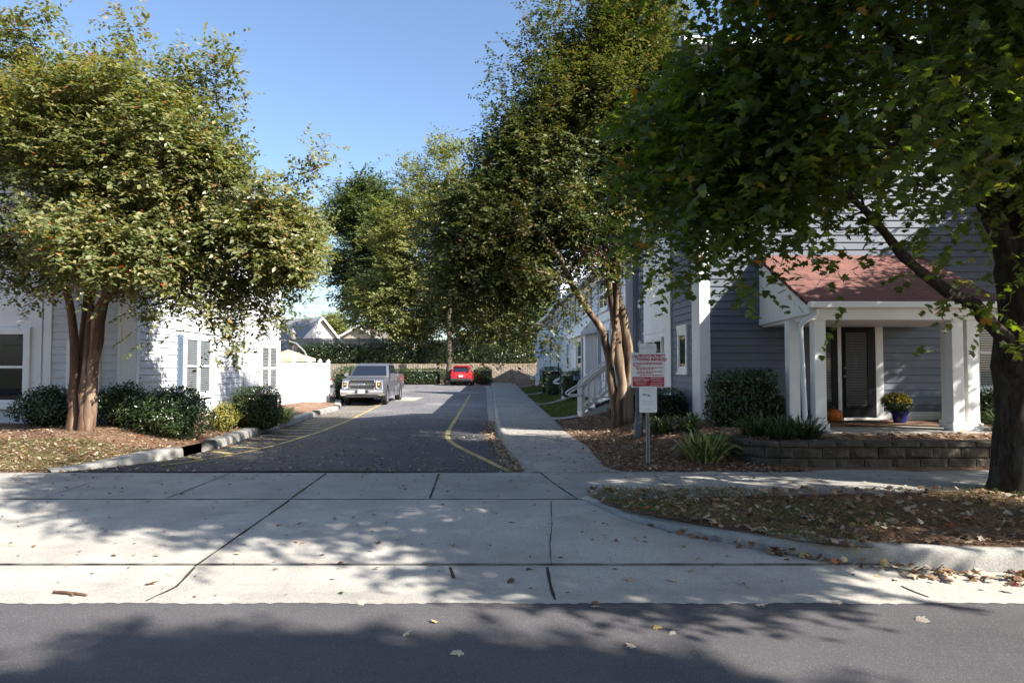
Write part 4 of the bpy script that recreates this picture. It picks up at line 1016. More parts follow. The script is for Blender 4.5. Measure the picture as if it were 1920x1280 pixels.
el = [pe(1080, 200, 14.9, 120, 140, 1.6), pe(1140, 110, 15, 90, 110, 1.4), pe(1205, 320, 15.3, 60, 150, 1.1, 4), pe(1190, 50, 15.2, 80, 90, 1.2, 3.5), pe(1250, 150, 15.6, 60, 140, 1.1, 4), pe(900, 430, 14.2, 75, 90, 1.2, 2.5), pe(960, 330, 14.5, 70, 110, 1.2), pe(1010, 300, 14.6, 105, 140, 1.6), pe(930, 470, 14.2, 115, 130, 1.5), pe(1090, 400, 15.0, 125, 120, 1.7),
      pe(1180, 230, 15.2, 100, 150, 1.5), pe(870, 500, 14.0, 62, 85, 1.1), pe(1000, 540, 14.2, 80, 70, 1.1), pe(1040, 110, 14.9, 60, 85, 1.1)]
ex = [tuple(P(x, y, Y)) for x, y, Y in [(935, 150, 14.6), (930, 200, 14.6), (945, 120, 14.6), (925, 240, 14.6), (1000, 50, 14.8), (1030, 20, 14.8), (1070, 20, 14.8), (985, 80, 14.8), (815, 400, 14), (800, 450, 14), (830, 380, 14), (860, 640, 14), (900, 650, 14), (880, 610, 14), (940, 640, 14), (980, 630, 14), (920, 610, 14), (850, 590, 14),
      (1020, 640, 14.3), (1045, 615, 14.4), (1055, 590, 14.4), (1220, 500, 14.7), (1235, 520, 14.6), (890, 360, 14.4), (900, 320, 14.4), (845, 610, 14), (965, 600, 14.1), (1000, 610, 14.2)]]
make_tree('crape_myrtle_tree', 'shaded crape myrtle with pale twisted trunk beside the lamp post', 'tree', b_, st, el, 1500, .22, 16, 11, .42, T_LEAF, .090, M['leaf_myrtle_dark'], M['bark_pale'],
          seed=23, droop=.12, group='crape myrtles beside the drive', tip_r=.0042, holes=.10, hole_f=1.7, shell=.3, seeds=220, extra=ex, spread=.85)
rng = np.random.default_rng(5)
fl = np.array(P(1108, 475, 14.3))+rng.normal(size=(260, 3))*np.array([.16, .12, .10])
o = leaves('myrtle_blossom', T_LEAF, fl-np.array(P(1108, 475, 14.3)), unit(260), unit(260), .045, M['flower_pink'])
_rt = [x for x in bpy.data.objects if x.name.startswith('crape_myrtle_tree') and 'twisted' in x.get('label', '')][0]
o.parent = _rt; o.name = 'blossom'; o.location = P(1108, 475, 14.3)-Vector(b_)
# near maple
MX, MY = 6.28, 8.45
mb_ = (MX, MY, .15)
st = [([(MX, MY, .12), (MX-.0, MY, .5), (MX-.02, MY, 1.2), (MX, MY, 2.1), (MX+.02, MY, 3.2), (MX-.1, MY, 4.6), (MX, MY-.2, 6.5), (MX+.1, MY-.3, 8.5), (MX, MY-.4, 10.2)], .31, .05),
      ([(MX, MY, 1.9)]+pv([(1862, 612, 8.25), (1825, 570, 8.1), (1780, 550, 7.95), (1735, 515, 7.8), (1695, 480, 7.6), (1660, 440, 7.4), (1620, 395, 7.2), (1560, 340, 6.9), (1480, 300, 6.6)]), .09, .025),
      ([(MX, MY, 2.9), (5.6, 8.2, 4.0), (4.8, 7.8, 4.9), (4.0, 7.3, 5.5), (3.2, 6.8, 5.9)], .13, .03),
      ([(MX, MY, 3.3), (6.3, 7.6, 4.5), (6.2, 6.6, 5.6), (6.0, 5.4, 6.3), (5.8, 4.2, 6.8)], .13, .03),
      ([(MX, MY, 4.0), (5.7, 8.8, 5.4), (5.0, 9.3, 6.6), (4.3, 9.6, 7.6)], .11, .03),
      ([(MX, MY, 3.5), (7.0, 8.2, 4.7), (8.0, 7.6, 5.8), (9.0, 7.0, 6.6)], .12, .03),
      ([(MX, MY, 5.5), (6.6, 8.0, 6.6), (7.4, 7.6, 8.0)], .09, .03)]
el = [(5.6, 7.9, 6.0, 2.9, 2.5, 2.3), (4.0, 7.4, 5.0, 2.1, 1.9, 1.7), (6.2, 5.6, 6.4, 2.6, 2.0, 1.8), (7.6, 7.6, 6.4, 2.4, 2.2, 2.4), (5.6, 8.2, 8.2, 2.3, 2.2, 2.0), (2.9, 7.0, 4.6, 1.1, 1.2, 1.1), (5.9, 7.4, 4.4, 2.2, 1.4, 1.0), (7.5, 8.0, 4.6, 1.5, 1.6, 1.3), (5.4, 4.2, 7.6, 3.0, 2.4, 1.7, 30), (4.8, 3.6, 7.9, 1.9, 1.5, 1.2, 14), (3.2, 6.2, 6.3, 1.9, 2.0, 1.6), (2.6, 5.4, 5.4, 1.2, 1.2, 1.0), pe(1320, 170, 7.6, 70, 200, 1.4, 5), pe(1335, 400, 7.2, 50, 75, .8, 2.6), pe(1440, 260, 7.0, 90, 140, 1.1, 5.5), pe(1570, 310, 7.4, 120, 80, 1.1, 5), (8.3, 3.0, 6.4, 1.9, 1.6, 1.1, 14), (7.3, 1.9, 5.8, 1.6, .7, .7, 4), (10.0, 3.6, 5.6, 1.8, 1.6, 1.0, 7), pe(1262, 230, 8.0, 35, 220, 1.0, 4), (11.2, 6.8, 6.0, 1.9, 1.7, 1.2, 9), (11.2, 8.4, 6.1, 1.5, 1.1, .8, 6), (10.7, 9.7, 6.4, 1.7, .7, .5, 4)]
def keep_maple(c):
    x = 960+1280*c[:, 0]/c[:, 1]; y = 686-1280*(c[:, 2]-1.75)/c[:, 1]
    lim = np.interp(x, [1160, 1185, 1230, 1300, 1400, 1440, 1480, 1600, 1660, 1720, 1790, 1840, 1960], [60, 420, 520, 535, 530, 430, 375, 385, 420, 470, 480, 540, 470])
    shaft = np.zeros(len(c), bool)
    for tg in ((1700, 285, 5.6), (1785, 140, 5.2), (1815, 240, 5.2), (1905, 150, 5.2), (1250, 160, 7.6)):
        d = c-np.array(P(*tg)); s_ = -(d@np.array(SUN)); pr = np.linalg.norm(d+s_[:, None]*np.array(SUN), axis=1)
        shaft |= (s_ > .25) & (pr < .52)
    return ~shaft & ((y < lim-78) | (c[:, 1] < 2.2))
ex = [tuple(P(x, y, Y)) for x, y, Y in [(1700, 290, 5.6), (1680, 270, 5.7), (1770, 135, 5.2), (1800, 140, 5.2), (1760, 150, 5.2), (1815, 225, 5.2), (1840, 250, 5.2), (1820, 300, 5.3), (1915, 140, 5.2), (1930, 160, 5.2), (1405, 420, 6.9), (1420, 440, 7), (1290, 470, 7.3), (1250, 450, 7.3), (1350, 470, 7.1), (1380, 480, 7.0), (1480, 420, 6.8), (1560, 430, 7.2), (1620, 425, 7.3), (1860, 560, 7.9), (1875, 510, 7.8), (1780, 560, 7.9)]]
make_tree('maple_tree', 'big dark maple whose crown fills the upper right above the porch', 'tree', mb_, st, el, 2700, .30, 10, 8, .44, T_MAPLE, .088, M['leaf_maple'], M['bark_dark'],
          seed=31, droop=.25, tip_r=.004, holes=.42, hole_f=2.1, solid=lambda c: ((c[:, 1] < 4.6) & (c[:, 2] > 5.2) & (c[:, 0] < 8)), shell=.2, keep=keep_maple, extra=ex, sides=16)
# root flare
rt = [x for x in bpy.data.objects if x.name.startswith('maple_tree')][0]
m = MB(); m.lathe((0, 0, -.1), [(.47, 0), (.41, .12), (.35, .3), (.32, .55), (.295, .9)], 18)
fo = m.build('root_flare', M['bark_dark'], rt, smooth=True)
# a second street maple across the road, whose crown shades the road
make_tree('maple_tree', 'street maple standing across the road behind the viewer', 'tree', (8.5, -5.6, -.05), [([(8.5, -5.6, -.1), (8.5, -5.6, 3), (8.4, -5.2, 6.5), (8.4, -4.8, 9.5)], .3, .06)],
          [(9.0, -5.5, 9.0, 2.7, 2.4, .9), (8.9, -2.85, 9.0, .8, .6, .4, 3), (10.1, -3.1, 9.0, .9, .6, .4, 4), (11.0, -3.3, 9.0, .8, .6, .4, 3.5), (7.2, -4.15, 9.0, .9, .6, .4, 3), (9.6, -4.0, 9.0, 1.8, .7, .4, 5), (10.4, -6.4, 8.7, 2.2, 2.1, 1.0), (6.9, -6.8, 8.8, 2.2, 2.0, 1.0)],
          1700, .28, 11, 8, .40, T_LEAF, .17, M['leaf_maple'], M['bark_dark'], seed=37, droop=.2, group='street maples', holes=.12, hole_f=1.6, shell=.1)
mc2 = copy_tree(rt); mc2.location = (16.2, 10.6, .2); mc2.rotation_euler = (0, 0, 3.0); mc2.scale = (.95, .95, .95)
mc2['label'] = 'street maple beyond the right edge of the porch'; mc2['group'] = 'street maples'
# background trees
def bg_tree(name, label, px, pyb, Y, r0, top, ells, n, cr, tw, lf, tl, size, lmat, bmat, seed, z0=None, **k):
    b = P(px, pyb, Y); b = (b.x, Y, b.z if z0 is None else z0)
    t = P(px, top, Y)
    mid = ((b[0]+t.x)/2, Y, (b[2]+t.z)/2)
    st = [([b, mid, (t.x, Y, t.z)], r0, .05)]
    return make_tree(name, label, 'tree', b, st, ells, n, cr, tw, lf, tl, T_LEAF, size, lmat, bmat, seed=seed, group='trees beyond the drive', tip_r=.012, **k)
bg_tree('oak_tree', 'tall bright yellow green oak standing behind the red car', 842, 714, 57.6, .24, 300, [pe(815, 330, 63.0, 68, 62, 2.6), pe(790, 470, 63.0, 105, 105, 4.6), pe(760, 580, 63.0, 100, 52, 4.2), pe(880, 560, 63.0, 80, 75, 4), pe(880, 420, 63.0, 60, 90, 3), pe(700, 545, 63.0, 36, 35, 2), pe(940, 610, 65, 60, 35, 2.4)],
        900, .62, 11, 10, 1.3, .30, M['leaf_oak'], M['bark_grey'], 41, holes=.18, hole_f=.7, droop=.1, flat=.5, extra=[tuple(P(x, y, 63)) for x, y in [(838, 262), (825, 275), (850, 280), (870, 290), (805, 290), (680, 590), (690, 560), (670, 600), (720, 610), (800, 640), (900, 640), (960, 640)]])
bg_tree('oak_tree', 'tall dark green oak left of the bright oak', 700, 640, 76, .35, 380, [pe(690, 400, 76, 70, 62, 4), pe(665, 480, 76, 55, 60, 3.6), pe(720, 480, 76, 60, 90, 4), pe(640, 440, 76, 25, 30, 2), pe(690, 560, 76, 50, 30, 3)],
        560, .8, 11, 10, 1.5, .40, M['leaf_dark'], M['bark_grey'], 43, z0=2.6, holes=.22, hole_f=.6, flat=.5)
bg_tree('hardwood_tree', 'yellowing tree showing just past the left house gable', 512, 640, 44, .2, 420, [pe(565, 430, 44, 18, 62, 1.2), pe(550, 490, 44, 30, 45, 1.6), pe(578, 460, 44, 10, 30, .8)],
        260, .5, 10, 10, .9, .24, M['leaf_oak'], M['bark_grey'], 47, z0=.2, holes=.3, hole_f=.9)
bg_tree('hardwood_tree', 'small round tree behind the white gable roof', 626, 640, 100, .25, 610, [pe(626, 616, 100, 20, 20, 2.2), pe(640, 628, 100, 16, 14, 2)], 160, .6, 10, 8, 1.1, .36, M['leaf_oak'], M['bark_grey'], 53, z0=2.8, holes=.2, hole_f=.6)
bg_tree('hardwood_tree', 'dark shady tree at the end of the walk beside the far townhouse', 985, 660, 66, .3, 500, [pe(960, 560, 66, 75, 85, 4), pe(1010, 600, 66, 50, 60, 3), pe(930, 480, 66, 60, 70, 3.5), pe(1030, 660, 64, 30, 30, 1.6)], 520, .8, 11, 10, 1.4, .36, M['leaf_dark'], M['bark_grey'], 59, z0=2.4, holes=.12, hole_f=.6)
for k, (px, py, Y, rx, rz) in enumerate([(790, 618, 72, 24, 26), (885, 634, 70, 34, 14), (745, 628, 74, 16, 14), (930, 630, 71, 26, 12)]):
    c = P(px, py, Y); s_ = Y/1280
    bush('yellow_shrub', ['tall golden shrub just behind the wooden fence', 'low golden shrub right of the oak trunk', 'small golden shrub left of the tall one', 'golden shrub above the right end of the hedge'][k], 'shrub', (c.x, Y, c.z-rz*s_), (rx*s_, 1.2, 2*rz*s_), 1500, .22, M['leaf_yellow'], 'ell', .12, 'golden shrubs behind the hedge', seed=60+k)

# unseen oaks added behind the viewer to darken window reflections and sky fill
_ok = [x for x in bpy.data.objects if x.name.startswith('oak_tree') and x.parent is None and 'dark green' in x.get('label', '')][0]
for k, (x, y, s_, rz) in enumerate([(-34, -24, .62, 1), (-22, -21, .7, 2.4), (-10, -25, .66, 4), (1, -22, .6, .4), (14, -30, .6, 5.2), (28, -34, .66, 3)]):
    c = copy_tree(_ok); c.location = (x, y, -.4); c.scale = (s_*1.3, s_*1.3, s_); c.rotation_euler = (0, 0, rz)
    c['label'] = 'unseen oak added behind the viewer to darken window reflections'; c['group'] = 'unseen oaks added behind the viewer'
# ------------------------------------------------------------------ hedges and bushes
def hedge(name, label, x0, x1, y0, y1, z0, z1, n, size, mat, seed, rough=.035, group='clipped hedges', shoots=0):
    return bush(name, label, 'hedge', ((x0+x1)/2, (y0+y1)/2, z0), ((x1-x0)/2, (y1-y0)/2, z1-z0), n, size, mat, 'box', rough, group, seed=seed, shoots=shoots)
a = P(560, 683, 62.5); b = P(1003, 644, 62.5)
for k in range(4):
    xa = a.x+(b.x-a.x)*k/4; xb = a.x+(b.x-a.x)*(k+1)/4+.3
    hedge('hedge', ['shaded left end of the long hedge on the block wall, behind the pickup', 'dark stretch of hedge on the block wall above the pickup roof', 'hedge stretch on the block wall behind the oak trunk', 'sunlit right end of the long hedge on the block wall'][k], xa, xb, 61.6, 63.4, 1.85, b.z, 5200, .15, M['leaf_hedge'], 70+k)
a = P(617, 742, 33.5); b = P(662, 690, 33.5); hedge('hedge', 'leafy hedge between the white fence and the pickup', a.x, a.x+2.0, 33.4, 36.0, -.05, b.z, 6500, .085, M['leaf_hedge'], 75, .06)
a = P(738, 713, 58.4); b = P(836, 691, 58.4); hedge('hedge', 'low hedge at the wall foot behind the pickup bed', a.x, b.x, 57.9, 59.4, .2, b.z, 5000, .12, M['leaf_hedge'], 76)
a = P(888, 714, 58.0); b = P(922, 690, 58.0); hedge('hedge', 'short sunlit hedge right of the red car', a.x, b.x, 57.6, 59.2, .2, b.z, 3000, .12, M['leaf_hedge'], 77)
hedge('hedge', 'long clipped hedge behind the nearest entry stairs', 1.95, 3.2, 27.2, 28.6, .5, 1.52, 6000, .05, M['leaf_hedge'], 78, .03)
hedge('hedge', 'small clipped hedge left of the long one along the walk', 1.68, 2.4, 33.3, 34.6, .35, 1.30, 3000, .06, M['leaf_hedge'], 79, .03)
hedge('hedge', 'dark clipped hedge beside the farthest stairs', 1.55, 2.75, 37.3, 38.3, .3, 1.68, 3500, .07, M['leaf_hedge'], 80, .03)
gl = lambda x, y: float(zl(np.array([x]), np.array([y]))[0])-.02
gr = lambda x, y: float(zr(np.array([x]), np.array([y]))[0])-.02
G_ = 'foundation bushes along the houses'
for (lab, x, y, dm, n, sz, kd, rg, mt, rz) in [
    ('dark bush left of the left myrtle trunk', -9.05, 13.4, (.62, .5, .78), 4200, .055, 'ell', .13, 'leaf_holly', 0),
    ('dark bush right of the left myrtle trunk', -7.55, 13.3, (.58, .5, .82), 4200, .055, 'ell', .13, 'leaf_holly', 0),
    ('large rounded dark bush at the left house corner', -6.55, 13.15, (.66, .62, .98), 6500, .055, 'ell', .12, 'leaf_holly', .3),
    ('small yellowish bush between two dark bushes', -6.45, 15.35, (.30, .32, .68), 1800, .05, 'ell', .15, 'leaf_yellow', 0),
    ('squared clipped bush below the left house windows', -6.32, 16.9, (.55, .6, .98), 6000, .052, 'box', .05, 'leaf_hedge', .1)]:
    bush('bush', lab, 'bush', (x, y, gl(x, y)), dm, n, sz, M[mt], kd, rg, G_, rz, seed=90+int(abs(x*7)), shoots=.08)
x = P(1389, 700, 13.1).x
for (lab, x, y, z, dm, n, sz, kd, rg, mt) in [
    ('glossy clipped bush left of the porch columns', x, 13.1, .46, (.60, .48, 1.18), 7500, .062, 'box', .045, 'leaf_hedge'),
    ('dark rounded bush behind the sign post', P(1262, 700, 14.6).x-.05, 15.6, .42, (.48, .6, .78), 5000, .05, 'box', .06, 'leaf_holly'),
    ('low dark bush between the myrtle trunk and the stairs', 2.95, 17.4, .42, (.42, .6, .72), 3000, .05, 'box', .06, 'leaf_holly'),
    ('small dark bush behind the porch downspout', 5.35, 13.75, .55, (.25, .25, .6), 1400, .05, 'ell', .1, 'leaf_holly'),
    ('pale leaved bush under the window right of the porch', 9.4, 13.5, .55, (.62, .5, .72), 3800, .06, 'ell', .12, 'leaf_hedge')]:
    bush('bush', lab, 'bush', (x, y, z), dm, n, sz, M[mt], kd, rg, G_, 0, seed=120+int(abs(x*9)), shoots=.05)
p = G(1318, 862, .08)
strap_clump('strap_leaf_plant', 'variegated pale strap leaved clump left of the low block wall', (p.x+.02, p.y, gr(p.x, p.y)), .34, 330, .48, M['leaf_strap'], 1)
strap_clump('strap_leaf_plant', 'small pale strap leaved clump right beside the block wall corner', (p.x+.33, p.y+.35, gr(p.x, p.y)+.02), .22, 160, .42, M['leaf_strap'], 2)
for k, (x, y, z, r, n) in enumerate([(4.25, 10.85, .59, .3, 260), (4.7, 11.0, .59, .28, 240), (3.95, 11.2, .59, .22, 160), (2.75, 12.6, gr(2.75, 12.6), .25, 200), (3.2, 12.4, gr(3.2, 12.4), .22, 150), (8.6, 11.9, .59, .25, 200), (8.95, 12.2, .59, .25, 180)]):
    strap_clump('strap_leaf_plant', ['dark strap leaved clump on the wall in front of the porch columns', 'dark strap leaved clump right of another on the wall', 'smaller dark strap leaved clump at the wall bend', 'dark strap leaved clump behind the sign post', 'small dark strap leaved clump near the clipped bush', 'dark strap leaved clump right of the right columns', 'dark strap leaved clump behind the maple trunk'][k], (x, y, z), r, n, .38, M['leaf_strap_dark'], 10+k)
for k, (x, y) in enumerate([(-6.35, 18.6), (-6.5, 19.3), (-6.75, 20.1)]):
    strap_clump('strap_leaf_plant', ['yellow green grassy clump beside the squared bush', 'middle yellow green grassy clump along the left kerb', 'farthest yellow green grassy clump along the left kerb'][k], (x, y, gl(x, y)), .3, 200, .45, M['leaf_strap'], 30+k)

# ------------------------------------------------------------------ ground scatter
def scatter(name, n, fx_, T, size, mat, tilt, zlift=.006, long_=False, kind='stuff', seed=1, sharp=1., up=None):
    global rng
    rng = np.random.default_rng(seed)
    xy = fx_(n); x, y = xy[:, 0], xy[:, 1]; n = len(x)
    p = np.stack([x, y, gtop(x, y)+zlift*rng.random(n)], 1)
    an = rng.random(n)*2*np.pi
    ax = np.stack([np.cos(an), np.sin(an), rng.normal(size=n)*tilt], 1)
    no = np.stack([rng.normal(size=n)*tilt, rng.normal(size=n)*tilt, np.ones(n)], 1)
    if up is not None: ax = np.stack([np.cos(an)*up, np.sin(an)*up, np.ones(n)], 1); no = np.stack([np.sin(an), -np.cos(an), 0*an+.3], 1)
    o = leaves(name, T, p, ax, no, size*(.6+.8*rng.random(n)), mat)
    o['kind'] = kind; return o
U01 = lambda n: rng.random(n)
def in_verge(n):
    y = 6.02+2.55*U01(n); x = fkx(np.clip(y, Fk[-1][1], 8.02))+.2+8.5*U01(n)**1.3
    return np.stack([x, y], 1)
def in_verge_grass(n):
    q = in_verge(n*3); k = noise3(np.stack([q[:, 0], q[:, 1], 0*q[:, 0]], 1), 1.7, 4) > .12*(q[:, 0]-2); return q[k][:n]
def in_gut(n):                                          # drift of leaves along the street kerb
    F_ = np.array(FkL); x = 1.2+6.5*rng.random(n)**.6; yk = np.interp(x, F_[:, 0], F_[:, 1])
    d = np.abs(rng.normal(size=n))*np.interp(x, [1, 3, 4.5, 8], [.05, .13, .2, .22])
    return np.stack([x, yk-.02-d], 1)
def in_rbed(n):
    y = 9.95+9*U01(n)**1.5; x = SWX(y)+.03+(2.6)*U01(n); return np.stack([x, y], 1)
def in_lbed(n):
    y = 10.0+14*U01(n)**1.7; d = .34+3.4*U01(n)**1.2; return np.stack([LKX(y)-d, y], 1)
def in_lbed_front(n):
    y = 9.95+1.6*U01(n); x = LKX(y)-.4-4.5*U01(n); return np.stack([x, y], 1)
def in_wallbed(n): return np.stack([3.9+5.5*U01(n), 10.6+1.1*U01(n)], 1)
def on_drive(n):
    y = 9.9+16*U01(n)**1.8; a = LKX(y)+.05; b = RGX(y); u = U01(n); u = np.where(U01(n) < .55, u**2.6, u); return np.stack([a+(b-a)*u, y], 1)
def right_gut(n):
    y = 9.95+11*U01(n)**1.3; return np.stack([RKX(y)-.06-np.abs(rng.normal(size=n))*.13, y], 1)
def on_walk(n):
    y = 8.05+1.7*U01(n); x = -9+17*U01(n); k = rng.random(n) < np.interp(x, [-9, -5, 0, 4, 8], [.9, .45, .25, .5, .9]); return np.stack([x[k], y[k]], 1)
def on_apron(n):
    y = 5.2+2.8*U01(n)**.8; x = -7+fkx(np.clip(y, 5.9, 8.0))*0+14*U01(n); k = (x < fkx(np.clip(y, Fk[-1][1], 8.02))-.05); return np.stack([x[k], y[k]], 1)
def on_rwalk(n):
    y = 10+14*U01(n)**1.6; a = RKX(y)+.2; b = SWX(y); return np.stack([a+(b-a)*U01(n)**.6, y], 1)
scatter('mulch_straw', 26000, in_rbed, T_STRAW, .11, M['straw_mat'], .22, .025, seed=1)
scatter('mulch_straw', 30000, in_lbed, T_STRAW, .11, M['straw_mat'], .22, .025, seed=2)
scatter('verge_straw', 16000, in_verge, T_STRAW, .10, M['straw_mat'], .25, .02, seed=3)
scatter('verge_grass', 2600, in_verge_grass, T_BLADE, .075, M['grass_mat'], .2, .0, seed=4, up=.7)
scatter('bed_edge_grass', 7000, in_lbed_front, T_BLADE, .07, M['grass_mat'], .2, .0, seed=5, up=.7)
def lawns(n):
    out = []
    for (y0, y1, d1) in ((20.7, 29.1, 1.5), (30.4, 37.9, 1.2), (39.2, 47, 1.1)):
        y = y0+(y1-y0)*U01(n//3); out.append(np.stack([SWX(y)+.05+d1*U01(n//3), y], 1))
    return np.concatenate(out)
scatter('lawn_grass', 24000, lawns, T_BLADE, .09, M['grass_mat'], .2, .0, seed=6, up=.8)
scatter('maple_leaf_litter', 2300, in_verge, T_MAPLE, .058, M['litter_mat'], .38, .04, seed=7)
scatter('maple_leaf_litter', 700, in_gut, T_MAPLE, .062, M['litter_mat'], .42, .05, seed=8)
scatter('maple_leaf_litter', 500, in_wallbed, T_MAPLE, .07, M['litter_mat'], .3, .03, seed=9)
scatter('small_leaf_litter', 5200, in_rbed, T_LEAF, .065, M['litter_mat'], .3, .03, seed=10)
scatter('small_leaf_litter', 6000, in_lbed, T_LEAF, .065, M['litter_mat'], .3, .03, seed=11)
scatter('small_leaf_litter', 2200, in_lbed_front, T_LEAF, .065, M['litter_mat'], .3, .03, seed=16)
scatter('small_leaf_litter', 2600, on_drive, T_LEAF, .055, M['litter_mat'], .2, .012, seed=12)
scatter('small_leaf_litter', 1500, right_gut, T_LEAF, .06, M['litter_mat'], .3, .03, seed=13)
scatter('small_leaf_litter', 900, on_walk, T_LEAF, .055, M['litter_mat'], .2, .012, seed=14)
scatter('small_leaf_litter', 330, on_rwalk, T_LEAF, .055, M['litter_mat'], .2, .012, seed=15)
scatter('small_leaf_litter', 340, on_apron, T_LEAF, .055, M['litter_mat'], .2, .012, seed=17)
# single leaves lying in the open
def one_leaf(px, py, size, col, label, T=T_MAPLE, off=.004):
    global rng
    rng = np.random.default_rng(int(px*7+py))
    p = G(px, py, off); ax = unit(1); ax[0, 2] = .12; no = np.array([[rng.normal()*.3, rng.normal()*.3, 1.]])
    o = leaves('fallen_leaf', T, np.zeros((1, 3)), ax, no, size*.85, M['litter_mat'], rnd=np.array([col]))
    o.location = (p.x, p.y, float(gtop(np.array([p.x]), np.array([p.y]))[0])+.007); return tag(o, label, 'leaf', 'single leaves lying on the road and apron')
for px, py, sz, c, lab in [
    (1417, 1134, .11, .86, 'large pale maple leaf on the road near the apron edge'), (866, 1224, .10, .85, 'pale curled leaf in the road shadow, lowest of the pale ones'), (756, 1192, .085, .84, 'pale leaf in the road shadow below the apron centre'),
    (820, 1167, .065, .95, 'small orange leaf in the road shadow'), (1189, 1216, .08, .83, 'pale leaf on the sunlit road between two shadows'), (1112, 1137, .085, .82, 'pale leaf on the road beside a brown one'), (1122, 1132, .07, .2, 'brown leaf on the road edge by the apron joint'),
    (683, 1133, .09, .87, 'white leaf on the road edge left of the centre'), (1226, 1176, .07, .96, 'reddish leaf on the sunlit road at right'), (1256, 1188, .06, .8, 'tiny pale leaf right of the reddish one'), (1718, 1162, .10, .86, 'pale maple leaf in the streaky shadow at far right'), (1568, 1131, .085, .84, 'pale leaf on the road below the kerb drift'),
    (955, 1088, .11, .15, 'brown leaf pile piece on the concrete lip near the joint'), (1190, 1083, .11, .7, 'tan leaf on the concrete lip right of the joint'), (1268, 1083, .10, .86, 'pale leaf on the gutter at right'), (275, 1090, .09, .25, 'brown leaf on the sunlit concrete lip'), (1290, 1068, .09, .8, 'pale leaf lying just above the gutter joint'), (708, 1020, .07, .1, 'dark leaf in the shaded apron, left one'), (745, 1012, .07, .3, 'brown leaf in the shaded apron')]:
    one_leaf(px, py, sz, c, lab)
o = one_leaf(638, 1106, .09, .5, 'green leaf lying on the sunlit concrete lip', T_LEAF); o.data.materials[0] = M['leaf_maple']
tw = MB(); tw.tube([(-.14, .03, .012), (-.03, .0, .018), (.05, -.01, .014), (.16, -.05, .012)], .012, 6); tw.tube([(.0, 0, .018), (.06, -.05, .012)], .009, 5)
p = G(130, 1113, .0); o = tw.build('twig', M['bark_myrtle']); o.location = (p.x, p.y, float(gtop(np.array([p.x]), np.array([p.y]))[0])-.002); tag(o, 'short brown twig on the concrete lip at left', 'twig')
# ------------------------------------------------------------------ lamps, signs, porch things
def lamp(name, loc, h, label, r0=.056, globe=.165):
    e = empty(name, loc, label, 'street lamp', 'post lamps with globes')
    m = MB(); m.lathe((0, 0, -.1), [(r0*1.5, 0), (r0*1.5, .35), (r0*1.15, .4), (r0*1.05, .6), (r0*.8, h-.12), (r0*1.2, h-.10), (r0*1.2, h-.06), (r0*.8, h-.05), (r0*.8, h+.1)], 16)
    m.build('pole', M['metal_post'], e, smooth='auto')
    m = MB(); m.lathe((0, 0, h), [(r0*.8, 0), (r0*1.7, .05), (r0*1.25, .10), (r0*2.3, .22), (r0*2.3, .27), (r0*1.6, .29)], 16); m.build('globe_holder', M['black'], e, smooth='auto')
    m = MB(); g = globe; m.lathe((0, 0, h+.28), [(g*.62, 0), (g*.9, .1), (g, .22), (g*.96, .32), (g*.7, .46), (g*.3, .56), (g*.1, .60), (g*.06, .66)], 20); m.build('globe', M['globe'], e, smooth=True)
    return e
p = Vector((2.33, 12.6, 0)); zb = gr(2.33, 12.6)
lamp('street_lamp', (2.33, 12.6, zb), 3.28, 'dark blue lamp post with frosted globe beside the right myrtle trunk')
p = P(549, 632, 37); lamp('street_lamp', (p.x, 37, -.05), p.z+.05-.45, 'distant lamp post with white globe above the white fence', .05, .18)

def rounded(w_, h, r, n=5):
    out = []
    for cx, cy, a0 in ((w_/2-r, h/2-r, 0), (-w_/2+r, h/2-r, 90), (-w_/2+r, -h/2+r, 180), (w_/2-r, -h/2+r, 270)):
        for k in range(n+1): a = R(a0+90*k/n); out.append((cx+r*math.cos(a), cy+r*math.sin(a)))
    return out
def plate(name, w_, h, r, mat, parent, x, z, y=0, th=.006):
    q = rounded(w_, h, r); n = len(q); m = MB()
    m.add([(x+a, y-th, z+b) for a, b in q]+[(x+a, y, z+b) for a, b in q], [tuple(range(n)), tuple(range(n, 2*n))[::-1]]+[(i, (i+1) % n, n+(i+1) % n, n+i) for i in range(n)])
    return m.build(name, mat, parent)
def text(name, body, size, mat, parent, x, z, y, align='CENTER', bold=.0, sx=1., rot=None):
    c = bpy.data.curves.new('lettering', 'FONT'); c.body = body; c.size = size; c.align_x = align; c.align_y = 'CENTER'; c.offset = bold; c.extrude = 0.0008
    o = bpy.data.objects.new('lettering', c); COL.objects.link(o)
    bpy.context.view_layer.update(); dg = bpy.context.evaluated_depsgraph_get()
    me = bpy.data.meshes.new_from_object(o.evaluated_get(dg)); bpy.data.objects.remove(o)
    me.materials.clear(); t = link(name, me, mat, parent); t.location = (x, y, z); t.rotation_euler = rot or (math.pi/2, 0, 0); t.scale = (sx, 1, 1); return t
SY = 10.55; sx_ = P(1215, 868, SY).x; sz0 = gr(sx_, SY)
sg = empty('sign_post', (sx_, SY, sz0), 'galvanised post carrying three white and red parking signs', 'sign')
k = SY/1280; hz = lambda py: P(1215, py, SY).z-sz0
m = MB()
q = [(-.028, 0), (-.012, 0), (-.010, .02), (.010, .02), (.012, 0), (.028, 0), (.028, .008), (.018, .010), (.016, .030), (-.016, .030), (-.018, .010), (-.028, .008)]
m.add([(a, b, -.2) for a, b in q]+[(a, b, hz(645)) for a, b in q], [tuple(range(12)), tuple(range(12, 24))]+[(i, (i+1) % 12, 12+(i+1) % 12, 12+i) for i in range(12)])
m.build('post', M['galv'], sg)
xx = lambda px: P(px, 700, SY).x-sx_
